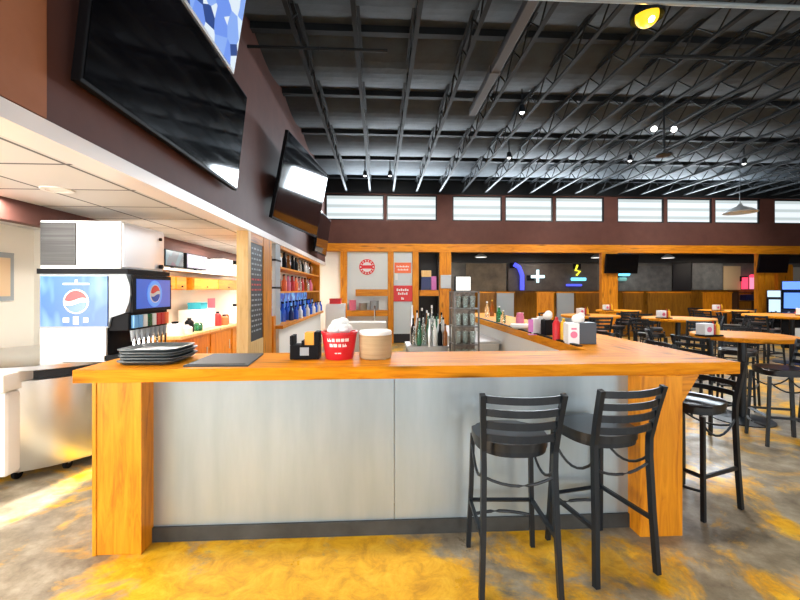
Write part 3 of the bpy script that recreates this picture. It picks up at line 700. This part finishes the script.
items = [(5.45, .10, .18, M_paper), (5.65, .08, .12, M_label), (5.85, .06, .2, M_blackp), (6.02, .06, .14, M_greenglass), (6.85, .06, .24, M_ketchup), (7.0, .07, .18, M_orangesign), (7.2, .06, .20, M_amber), (7.4, .08, .30, M_paper),
         (7.65, .09, .34, M_label), (7.9, .06, .4, M_pink), (8.1, .07, .3, M_yellow), (8.35, .06, .22, M_blackp), (8.6, .08, .2, M_ketchup), (8.9, .09, .3, M_paper)]
cn = {M_paper.name: 'white', M_label.name: 'off-white', M_blackp.name: 'black', M_greenglass.name: 'green', M_ketchup.name: 'dark red', M_orangesign.name: 'orange red', M_amber.name: 'amber', M_pink.name: 'pink', M_yellow.name: 'yellow'}
for i, (y, r, h, m) in enumerate(items):
    bottle('container', '%s container on the back counter, %s counted from the soda fountain' % (cn[m.name], ORD[i]), 'container', (-2.70 + .05 * (i % 2), y, 1.0), h, r, m, random.choice([M_paper, M_blackp]), 'containers on the back counter', wide=True)
def notes(y, z, h, w2, m, lab): solo('paper_notice', MB().box(-3.05, -3.04, y, y + w2, z, z + h).box(-3.045, -3.038, y + .02, y + w2 - .02, z + .02, z + h - .02), m, lab, 'notice')
notes(8.3, 1.55, .3, .4, M_paper, 'white sheet pinned on the service wall right of the long cabinet'); notes(7.3, 1.2, .25, .3, M_pink, 'pink sheet on the service wall under the long cabinet')

# ------------------------------------------------------------------ column with menu board
t = thing('menu_column', 'orange pine framed column with a dark chalkboard carrying the soffit', 'column', (SX, 5.5, 0))
build('core', MB().box(-.115, -.012, -.50, .50, 0, 2.325), WZ, t)
build('stile', MB().box(-.13, .01, -.54, -.44, 0, 2.325), PALE, t, label='pale front stile'); build('stile', MB().box(-.12, .012, .10, .52, 0, 2.325), WZ, t)
build('rail', MB().box(-.012, .008, -.44, .10, 2.20, 2.325), WY, t); build('rail', MB().box(-.012, .008, -.44, .10, .7, .95), PALE, t)
bd = build('chalkboard', MB().box(-.012, 0, -.44, .10, .95, 2.20), M_dark, t, label='dark chalkboard menu')
mb = MB(); mr = MB()
for r_ in range(17):
    z = 2.12 - r_ * .066; y = -.38
    while y < .03:
        l = random.uniform(.04, .10); (mr if 6 <= r_ <= 8 else mb).box(0, .002, y, min(y + l, .06), z, z + .022); y += l + .04
build('chalk_marks', mb, M_grey, bd); build('chalk_marks', mr, M_redsign, bd, label='red chalk lines')

# ------------------------------------------------------------------ liquor shelving
LY0, LY1 = 6.15, 10.9
t = thing('bottle_shelving', 'orange pine liquor shelving along the left behind the column', 'shelf unit', (-1.6, LY0, 0))
H = LY1 - LY0
build('back_board', MB().box(-.36, -.33, 0, H, 0, 2.325), M_white, t)
for z, m in ((1.98, WY), (1.58, WY)): build('shelf', MB().box(-.33, 0, .35, H - .1, z - .03, z), m, t)
build('counter_board', MB().box(-.33, .12, .1, H - .1, 1.0, 1.05), WY, t)
build('end_post', MB().box(-.33, .01, H - .12, H, 0, 2.325), WZ, t); build('end_post', MB().box(-.33, .005, 0, .14, 0, 1.2), WZ, t)
build('steel_stile', MB().box(-.05, .004, .12, .42, 1.05, 2.32), M_grey, t, label='grey steel upright')
for z in (1.62, 2.05): build('hinge', MB().box(-.05, .012, .10, .44, z, z + .03), M_blackp, t)
build('base_cabinet', MB().box(-.33, .05, .15, H - .15, 0, 1.0), M_white, t)
build('display_panel', MB().box(-.33, -.315, .5, H - .15, 1.06, 1.54), E_blueled, t, label='glowing blue back panel')
build('header_rail', MB().box(-.05, .01, .42, H - .12, 2.27, 2.32), WY, t)
def shelf_row(zc, n, mats_, lab, hgt, x=-1.72, y0=.62):
    proto = {}
    for i in range(n):
        m = mats_[i % len(mats_)]; y = LY0 + y0 + (H - 1.1) * i / n
        l = '%s, %s counted from the column' % (lab, ORD[i]); loc = (x + .03 * ((i * 7) % 3 - 1), y, zc)
        if m.name in proto: dup(proto[m.name], loc, 0, l)
        else: proto[m.name] = bottle('liquor_bottle', l, 'bottle', loc, hgt, .048, m, M_blackp, lab.split(',')[0] + ' row')
shelf_row(1.98, 16, [M_blackp, M_label, M_blackp, M_glass, M_amber], 'bottle on the top liquor shelf', .29)
shelf_row(1.58, 16, [M_ketchup, M_amber, M_orangesign, M_glass, M_pink], 'bottle on the second liquor shelf', .30)
shelf_row(1.05, 18, [M_blueb, M_lblue, M_blueb, M_navy], 'blue bottle on the counter of the liquor shelving', .34, -1.70, .5)
shelf_row(1.05, 14, [M_navy, M_blueb, M_label], 'dark blue bottle in the row nearest the bar', .26, -1.56, 1.2)
solo('crate', MB().box(-.15, .15, -.2, .2, 0, .14, .005).box(-.16, .16, -.21, .21, .12, .14), M_redsign, 'red crate at the far end of the liquor shelving', 'crate', (-1.2, 11.2, 1.22))
solo('crate', MB().box(-.25, .25, -.25, .25, 0, 1.22, .005).box(-.26, .26, -.26, .26, 1.16, 1.20), M_paper, 'tall white cabinet under the red crate', 'cabinet', (-1.2, 11.2, 0))

# ------------------------------------------------------------------ televisions
def tv(lab, loc, wd, h, rz, tilt, scr=M_screen, frame=M_blackp, arm=.12, reach=.0):
    t = thing('television', lab, 'television', loc, rz, None); t.rotation_euler = (R(tilt), 0, rz)
    build('case', MB().box(-wd / 2, wd / 2, -.0, .05, -h / 2, h / 2, .006), frame, t)
    build('screen', MB().box(-wd / 2 + .018, wd / 2 - .018, -.004, .002, -h / 2 + .025, h / 2 - .018), scr, t)
    build('wall_mount', MB().box(-.2, .2, .05, arm, -.15, .12), M_black, t)
    return t
tv('large dark television tilted down on the brown soffit, nearest the camera', (-1.445, 3.20, 3.145), 2.22, 1.0, R(90), 6.3, arm=.14)
mw = mat('silver_frame', (.75, .77, .8), .4)
tv('lit television showing blue and white sports picture above the near dark one', (-1.35, 3.02, 4.20), 2.0, .97, R(90), 9, E_sport, mw, arm=.22)
tv('dark television turned outward on the soffit beyond the near one', (-1.235, 6.72, 3.22), 2.15, 1.24, R(82.5), 11, arm=.39)
tv('dark television at the far end of the soffit, seen almost edge-on', (-1.36, 9.9, 2.95), 1.5, .95, R(88), 8, arm=.18)
y = FAR - .2
tv('black television hung on the timber header left, over the double post', (X_at(622, y), y, 2.40), X_at(639, y) - X_at(606, y), .60, 0, 8)
tv('black television hung on the timber header at the right, over the arcade machines', (X_at(774, y), y, 2.42), X_at(789, y) - X_at(759, y), .58, 0, 8)

# ------------------------------------------------------------------ far partition: openings, signs
y = FAR
a, b = X_at(347.3, y), X_at(387.7, y)
t = thing('glazed_partition', 'frosted white glazed panel in the timber frame with a round red sign', 'panel', ((a + b) / 2, y + .06, 0))
w2 = (b - a) / 2
build('pane', MB().box(-w2, w2, 0, .03, 1.0, 2.74), mat('frosted', (.66, .72, .72), .35), t)
build('lower_panel', MB().box(-w2, w2, 0, .03, 0, .98), M_white, t)
gx_ = (a + b) / 2
solo('wall_ledge', MB().box(-w2, w2, -.26, -.001, -.17, 0).box(-w2, w2, -.27, -.26, -.17, -.01), WX, 'orange pine ledge low across the frosted panel, holding pots', 'shelf', (gx_, y + .06, 1.0))
solo('wall_ledge', MB().box(-w2 + .25, w2, -.14, -.001, -.2, 0).box(-w2 + .25, w2, -.15, -.14, -.2, -.01), WX, 'short orange pine board halfway up the frosted panel', 'shelf', (gx_, y + .06, 1.62))
t = thing('round_sign', 'round red and white sign on the frosted panel', 'sign', (X_at(367, y), y + .05, Z_at(267, 0, y)))
build('ring', MB().cyl((0, -.03, 0), (0, 0, 0), .235, n=36), M_redsign, t); build('centre', MB().disc((0, -.035, 0), .15, 'y', .012), M_label, t)
build('bar', MB().box(-.17, .17, -.048, -.04, -.05, .05), M_redsign, t)
mb = MB()
for i in range(14): mb.box(.19 * math.cos(i * PI / 7) - .018, .19 * math.cos(i * PI / 7) + .018, -.036, -.029, .19 * math.sin(i * PI / 7) - .018, .19 * math.sin(i * PI / 7) + .018)
build('lettering', mb, M_label, t)
xg = X_at(367, 12)
for dx, h, rr, m, lab in ((-.42, .30, .10, M_pink, 'pink tub at the left of the ledge under the round sign'), (-.12, .22, .12, M_steel, 'low steel pot in the middle of the ledge under the round sign'), (.22, .28, .13, M_grey, 'grey pot at the right of the ledge under the round sign')):
    solo('pot', MB().lathe([(0, 0), (rr * .92, 0), (rr, .02), (rr, h - .02), (rr * 1.06, h - .01), (rr * 1.06, h), (rr * .94, h), (rr * .9, .03), (0, .03)], n=20), m, lab, 'pot', (xg + dx, 11.91, 1.0), smooth=True)
t = thing('hand_sink', 'white hand sink with tall faucet under the frosted panel', 'sink', (X_at(367, 10.4), 10.4, 0))
build('basin', MB().box(-.5, .5, -.25, .25, .55, .78, .02), M_white, t); build('cabinet', MB().box(-.45, .45, -.2, .2, 0, .55), M_steel, t)
build('faucet', MB().tube([(.2, .18, .78), (.2, .18, 1.1), (.2, .12, 1.18), (.2, -.02, 1.18), (.2, -.05, 1.1)], .018), M_chrome, t)
a, b = X_at(393.8, y), X_at(412.2, y); w2 = (b - a) / 2
dr = struct('door_1', MB().box(a, b, y + .03, y + .07, .28, 2.74), mat('door_pale', (.58, .65, .68), .4)); build('kick_plate', MB().box(a, b, y + .02, y + .07, 0.01, .28), M_dark, dr)
build('push_plate', MB().box(a + .04, a + .12, y + .015, y + .03, 1.9, 2.1), M_label, dr)
def board(name, p0, p1, q0, q1, m, lab, rows):
    A, B = X_at(p0, y), X_at(p1, y); z0, z1 = Z_at(q1, 0, y), Z_at(q0, 0, y)
    t = thing(name, lab, 'sign', ((A + B) / 2, y + .0, z0)); W = (B - A) / 2; hh = z1 - z0
    build('board', MB().box(-W, W, 0, .02, 0, hh), m, t)
    for zf, segs in rows:
        mb = MB()
        for s0, s1 in segs:
            n = max(2, int((s1 - s0) / .09))
            for k in range(n): mb.box(-W + 2 * W * (s0 + (s1 - s0) * k / n), -W + 2 * W * (s0 + (s1 - s0) * (k + .72) / n), -.006, 0, hh * zf, hh * (zf + .15 - .04 * (k % 2)))
        build('lettering', mb, M_label, t)
board('notice_board', 394.5, 411, 262.5, 273, M_orangesign, 'small orange sign high on the pale narrow door', [(.55, ((.12, .9),)), (.25, ((.2, .85),))])
board('notice_board', 393, 413, 285.5, 301.5, M_redsign, 'red sign with white lettering across the pale narrow door', [(.66, ((.18, .8),)), (.42, ((.25, .75),)), (.12, ((.42, .56),))])
# dark opening with shelves
a, b = X_at(418.8, y), X_at(439.2, y); w2 = (b - a) / 2
rc = (a + b) / 2
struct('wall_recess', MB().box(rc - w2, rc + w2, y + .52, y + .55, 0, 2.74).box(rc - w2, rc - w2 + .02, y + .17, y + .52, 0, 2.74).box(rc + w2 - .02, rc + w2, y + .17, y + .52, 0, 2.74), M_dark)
solo('wall_shelf', MB().box(-w2 + .02, w2 - .02, -.06, .5, -.18, 0).box(-w2 + .02, w2 - .02, -.07, -.06, -.18, -.01), WX, 'thick orange pine shelf across the dark recess of the timber frame', 'shelf', (rc, y + .02, 1.60))
xc = (a + b) / 2
solo('storage_box', MB().box(-.22, .08, -.1, .1, 0, .4, .006).box(-.22, .08, -.102, .102, .3, .31), M_navy, 'navy box on the orange shelf of the dark recess', 'box', (xc, y + .25, 1.6))
solo('storage_box', MB().box(-.08, .08, -.1, .1, 0, .42, .006).box(-.08, .08, -.102, .102, .3, .31), M_magenta, 'lilac box beside the navy box in the dark recess', 'box', (xc + .175, y + .25, 1.6))
solo('storage_box', MB().box(-.15, .15, -.08, .08, 0, .2, .006).box(-.15, .15, -.082, .082, .1, .11), PALE, 'wooden box stacked on the navy box in the dark recess', 'box', (xc - .06, y + .25, 2.0))
solo('wall_clock', MB().box(-.16, .16, -.03, 0, -.2, .2, .01).box(-.12, .12, -.036, -.03, -.1, .12), mat('frost_plate', (.5, .55, .58), .3), 'pale square panel on the wide post right of the recess', 'panel', (X_at(445.5, y), y - .04, 1.85))

# ------------------------------------------------------------------ rear wall dressing
yr = 15.1
def rear(name, p0, p1, q0, q1, m, lab, cat, d=.03):
    z0, z1 = Z_at(q1, 0, yr), Z_at(q0, 0, yr)
    A, B = X_at(p0, yr), X_at(p1, yr)
    solo(name, MB().box(A, B, yr - d, yr, z0, z1, .005).box(A, A + .03, yr - d - .006, yr - d, z0, z1), m, lab, cat)
M_slate = noisy(mat('slate_panel', (.10, .11, .12), .5), [(.3, (.08, .088, .095)), (.7, (.17, .18, .19))], nscale=4)
rear('wall_panel', 466, 506, 263, 291, noisy(mat('tan_brown', (.2, .15, .1), .5), [(.3, (.13, .10, .065)), (.7, (.26, .20, .13))], nscale=3), 'brown tan panel at the left end of the rear wall', 'wall panel')
struct('trim_5', MB().box(-2, 17, 15.04, 15.19, 2.66, 2.99), M_dark)
rear('wall_panel', 508, 597, 263, 291, noisy(mat('brown_slate', (.1, .08, .07), .5), [(.3, (.06, .05, .05)), (.7, (.12, .10, .09))], nscale=3), 'dark brown panel behind the blue and white neon signs', 'wall panel')
rear('wall_panel', 618, 671, 265, 291, M_slate, 'grey panel right of the post with a television', 'wall panel')
rear('wall_panel', 691.5, 722, 262, 290, M_slate, 'grey panel left of the tan panel', 'wall panel')
rear('wall_panel', 723, 740, 265, 290, mat('tan_board', (.52, .40, .24), .6), 'tan panel beside the red neon sign', 'wall panel')
rear('wall_panel', 672, 690.5, 262, 291, mat('navy_banner', (.012, .013, .02), .5), 'black banner with faint round emblem between grey panels', 'banner')
def neon(name, lab, parts):
    t = thing(name, lab, 'neon sign', (0, 0, 0)); 
    xs = []
    for nm, pts, r, m in parts:
        P3 = [(X_at(px, yr), yr - .12, Z_at(py, 0, yr)) for px, py in pts]; xs += P3
    c = Vector(xs[0]); t.location = c
    for nm, pts, r, m in parts:
        P3 = [Vector((X_at(px, yr), yr - .12, Z_at(py, 0, yr))) - c for px, py in pts]
        build(nm, MB().tube(P3, r, up=(0, 1, 0)), m, t)
    build('backing', MB().box(-.15, .15, .03, .06, -.15, .05), M_blackp, t)
neon('neon_sign', 'blue neon sign shaped like a bent stick, leftmost neon', [('tube', [(513, 264), (518, 267), (521, 275), (521, 290)], .085, E_blue)])
neon('neon_sign', 'white neon cross beside the blue neon', [('tube', [(530, 276.5), (543, 276.5)], .055, E_cross), ('tube', [(536.5, 269.5), (536.5, 282.5)], .055, E_cross)])
neon('neon_sign', 'yellow and cyan neon sign left of the double post', [('figure', [(576, 264.5), (574, 270), (578.5, 271), (575, 275)], .04, E_yel), ('tube', [(570, 279), (584, 279)], .06, E_cyan), ('glow_tube', [(565, 285), (580, 285)], .04, E_blue)])
neon('neon_sign', 'pale cyan lit sign just right of the double post', [('tube', [(617, 273), (627, 273)], .1, E_cyan), ('tube', [(617, 279), (624, 279)], .07, mat('dim_cyan', (.1, .3, .3), .5, emit=(.2, .5, .5), es=.5))])
neon('neon_sign', 'red neon sign beside the tan panel', [('tube', [(742, 277), (742, 289)], .1, E_red), ('tube', [(748, 276), (756, 276)], .08, E_red), ('tube', [(749, 277), (749, 289)], .07, mat('pink_neon', (.1, .02, .03), .5, emit=(1, .25, .4), es=1.4)), ('tube', [(754, 277), (754, 289)], .07, E_red)])
# booths
yb = 13.2
for i, (p0, p1, m, lab) in enumerate(((478, 494, DPINE, 'dark orange pine booth back furthest left'), (497, 514, M_grey, 'blue grey booth back next to the leftmost pine one'), (537, 554, WZ, 'orange pine booth back below the white neon cross'),
                                       (557, 574, M_grey, 'blue grey booth back below the yellow neon'), (576, 599, DPINE, 'dark pine booth back left of the double post'), (624, 643, DPINE, 'dark pine booth back right of the double post'), (648, 690, DPINE, 'wide dark pine booth back under the black banner'), (704, 732, WZ, 'orange pine booth back under the tan panel'))):
    t = thing('booth', lab, 'booth', (X_at((p0 + p1) / 2, yb), yb, 0), 0, 'booths along the rear room'); W = (X_at(p1, yb) - X_at(p0, yb)) / 2
    build('back', MB().box(-W, W, 0, .06, 0, 1.5, .005), m, t); build('seat', MB().box(-W, W, .06, .5, .0, .46, .01), M_vinyl, t); build('cap', MB().box(-W - .02, W + .02, -.02, .08, 1.5, 1.54), WX, t)
# arcade machines
def arcade(px, yy, rz, lab, em, sc=1.0):
    t = thing('arcade_cabinet', lab, 'arcade machine', (X_at(px, yy), yy, 0), rz); t.scale = (sc, sc, sc)
    build('body', MB().prism([(-.35, 0), (.35, 0), (.35, 1.95), (-.30, 1.95), (-.34, 1.70), (-.12, 1.62), (-.02, 1.12), (-.42, .98), (-.42, .85), (-.35, .8)], -.36, .36, 'x'), M_blackp, t)
    mq = build('marquee', MB().box(-.34, .34, -.35, -.31, 1.70, 1.93), em, t, label='lit marquee')
    sc_ = build('screen', MB().prism([(-.135, 1.60), (-.125, 1.605), (-.035, 1.15), (-.045, 1.145)], -.30, .30, 'x'), em, t, label='bright screen')
    build('control_panel', MB().box(-.34, .34, -.40, -.08, 1.0, 1.03), M_navy, t)
    for k in range(4): build('button', MB().cyl((-.2 + k * .13, -.28, 1.03), (-.2 + k * .13, -.28, 1.05), .025), M_redsign if k % 2 else M_label, t)
    build('coin_door', MB().box(-.15, .15, -.365, -.35, .3, .6), M_steel, t)
arcade(780, 11.3, R(-45), 'black arcade machine with bright white screen by the right post', glow('arcade_white', (.6, .8, 1), 1.3), .82); arcade(798, 10.5, R(-45), 'black arcade machine with blue marquee at the right edge', glow('arcade_blue', (.12, .3, 1), 1.5), .95)
solo('wall_cabinet', MB().box(X_at(775, 15), X_at(790, 15), 14.9, 15.1, 1.5, 2.6, .01).box(X_at(775, 15), X_at(790, 15), 14.88, 14.9, 1.55, 2.55), WZ, 'orange pine panel on the rear wall right of the right post', 'panel')
solo('wall_panel', MB().box(X_at(791, 15), 17, 15.0, 15.1, 1.9, 2.5, .01).box(X_at(791, 15), 16.9, 14.98, 15, 1.95, 2.45), mat('pale_board', (.5, .48, .42), .6), 'pale board high on the rear wall at the right edge', 'wall panel')
t = thing('game_table', 'dark side shelf unit under the red neon sign', 'shelf unit', (X_at(746, 13.4), 13.4, 0))
build('body', MB().box(-.5, .45, -.2, .2, 0, .9).box(-.5, -.44, -.2, .2, .9, 1.55).box(.39, .45, -.2, .2, .9, 1.55), mat('dark_wood', (.06, .025, .012), .4), t); build('shelf', MB().box(-.5, .45, -.2, .2, 1.2, 1.24), mat('dark_wood2', (.08, .03, .012), .4), t); build('shelf', MB().box(-.5, .45, -.2, .2, 1.5, 1.54), mat('dark_wood3', (.08, .03, .012), .4), t)
solo('storage_box', MB().box(-.2, .2, -.12, .12, 0, .2, .006).box(-.2, .2, -.122, .122, .15, .16), M_navy, 'navy box on the dark shelf unit under the red neon', 'box', (X_at(748, 13.4), 13.4, 1.24))

# ------------------------------------------------------------------ ceiling joists and fittings
ZJ = 4.52
proto = None
for k in range(24):
    x = -.956 + .69 * k
    lab = 'black open-web steel ceiling joist, %s counted from the brown soffit wall' % ORD[k]
    if proto is None:
        t = thing('ceiling_joist', lab, 'joist', (x, 0, ZJ), 0, 'open-web ceiling joists')
        build('bottom_chord', MB().box(-.026, .026, -3.4, 11.9, 0, .012).box(-.006, .006, -3.4, 11.9, .012, .045), M_joist, t)
        build('top_chord', MB().box(-.045, .045, -3.4, 11.9, .30, .315).box(-.006, .006, -3.4, 11.9, .27, .30), M_joist, t)
        mb = MB(); y = -3.4
        while y < 11.5:
            mb.tube([(0, y, .02), (0, y + .3, .29), (0, y + .6, .02)], .011, n=6); y += .6
        build('web', mb, M_joist, t)
        proto = t
    else: dup(proto, (x, 0, ZJ), 0, lab)
def pipe(lab, a, b, r, m): solo('ceiling_pipe', MB().cyl(a, b, r, n=14).cyl(Vector(a).lerp(Vector(b), .5), Vector(a).lerp(Vector(b), .51), r * 1.35, n=14), m, lab, 'pipe')
M_pipe = mat('pipe_grey', (.28, .33, .36), .35, .4)
pipe('pale grey sprinkler pipe crossing under the joists nearest the camera', (X_at(500, 3.85), 3.85, 4.47), (16, 3.85, 4.47), .024, M_pipe)
pipe('dark conduit crossing the joists behind the yellow lamp', (X_at(640, 4.72), 4.72, 4.46), (16, 4.72, 4.46), .022, M_joist)
pipe('thin dark conduit over the soffit side of the ceiling', (-1.55, 4.8, 4.47), (.1, 4.8, 4.47), .018, M_joist)
solo('ceiling_duct', MB().box(1.47, 1.59, 3.6, 6.5, 4.46, 4.56, .01).box(1.46, 1.60, 5.2, 5.25, 4.455, 4.565), mat('duct_dark', (.05, .05, .055), .6), 'long dark metal channel running between two joists', 'duct')
def can(px, py, zz, lab, em, head=.07, stem=None, warm=False):
    d = (zz - EYE) / (290 - py) * F; tt = (px - 400) / F
    x = tt * d * CT + d * ST; yy = -tt * d * ST + d * CT
    st = 4.8 - zz
    t = thing('ceiling_spotlight', lab, 'ceiling lamp', (x, yy, zz))
    build('stem', MB().cyl((0, 0, .12), (0, 0, st), .012), M_black, t)
    build('shade', MB().lathe([(head, -.0), (head * 1.02, .03), (head * .8, .12), (.02, .14), (.02, .13), (head * .75, .11), (head * .95, .0)], n=20), M_black, t, smooth=True)
    build('bulb', MB().ball((0, 0, .02), head * .7), em, t, smooth=True)
    return t, x, yy
t, lx, ly = can(647, 18, 4.42, 'glowing yellow ceiling lamp near the pale sprinkler pipe', E_warm, .16)
build('lens', MB().ball((0, -.05, -.035), .045), E_lamp, t, smooth=True)
light('warm_lamp', 'POINT', (lx, ly, 4.33), 9, (1, .6, .15), .06)
E_small = glow('lamp_small', (1, .98, .95), 6)
for px, py, lab in ((509, 158, 'small white ceiling lamp over the middle of the side bar'), (630, 161, 'small white ceiling lamp before the middle clerestory group'), (522, 113, 'small white ceiling lamp nearer the camera over the side bar'),
                    (744, 164, 'small white ceiling lamp before the right clerestory windows'), (365, 176, 'dim ceiling lamp nearest the soffit at the clerestory'), (390, 176, 'dim ceiling lamp second from the soffit at the clerestory')):
    can(px, py, 4.42, lab, E_small, .055)
# branching pendant
d = 6.4; x = X_at(664, d)
t = thing('ceiling_pendant', 'dark stem pendant with two small lamp heads under the joists', 'ceiling lamp', (x, d, 3.85))
build('stem', MB().cyl((0, 0, 0), (0, 0, .95), .015), M_black, t); build('hub', MB().lathe([(0, -.02), (.12, -.02), (.12, .0), (.03, .03), (0, .03)]), M_black, t)
build('arm', MB().cyl((-.18, 0, .42), (.18, 0, .42), .012), M_black, t)
for s in (-1, 1): build('lamp_head', MB().ball((s * .17, 0, .42), .045), E_small, t)
d = 9.0; x = X_at(740, d)
t = thing('dome_pendant', 'white cone pendant lamp hanging before the right clerestory windows', 'pendant lamp', (x, d, 3.42))
build('shade', MB().lathe([(.34, 0), (.34, .015), (.22, .09), (.06, .16), (.03, .22), (.02, .22), (.05, .15), (.2, .08), (.33, 0)], n=28), mat('shade_grey', (.5, .52, .52), .4), t, smooth=True)
build('cord', MB().cyl((0, 0, .2), (0, 0, 1.35), .008), M_black, t)
for px, yy, lab in ((481, 13.3, 'white ceiling light in the rear room left, behind the header'), (597, 13.3, 'white ceiling light in the rear room behind the left television'), (668, 13.3, 'white ceiling light in the rear room above the black banner')):
    x = X_at(px, yy)
    t = thing('ceiling_light', lab, 'ceiling light', (x, yy, 2.70)); build('shade', MB().lathe([(.2, 0), (.2, .02), (.08, .12), (.02, .14), (0, .14)], n=20), M_grey, t); build('bulb', MB().lathe([(0, .0), (.18, .0), (.18, .015), (0, .015)], n=20), E_white, t); build('cord', MB().cyl((0, 0, .14), (0, 0, .28), .01), M_black, t)
# recessed lamps in the service ceiling
for x, y, em, lab in ((-2.32, 2.33, glow('recess_lit', (1, .85, .55), 5), 'lit recessed lamp in the tiled service ceiling at the left edge'), (-2.35, 3.05, M_white, 'unlit recessed lamp further along the tiled service ceiling')):
    t = thing('recessed_lamp', lab, 'ceiling lamp', (x, y, 2.335)); build('ring', MB().lathe([(.07, 0), (.10, 0), (.10, -.008), (.07, -.008), (.07, 0)], n=28), M_white, t); build('lens', MB().lathe([(0, -.004), (.07, -.004), (.07, 0), (0, 0)], n=28), em, t)

seen = {}
for o in bpy.data.objects:
    if o.parent is None and o.get('label'):
        n = len(o['label'].replace('-', ' ').split())
        if n > 16 or n < 4: print('LABEL LENGTH', n, o['label'])
        if o['label'] in seen: print('LABEL TWICE', o['label'])
        seen[o['label']] = 1
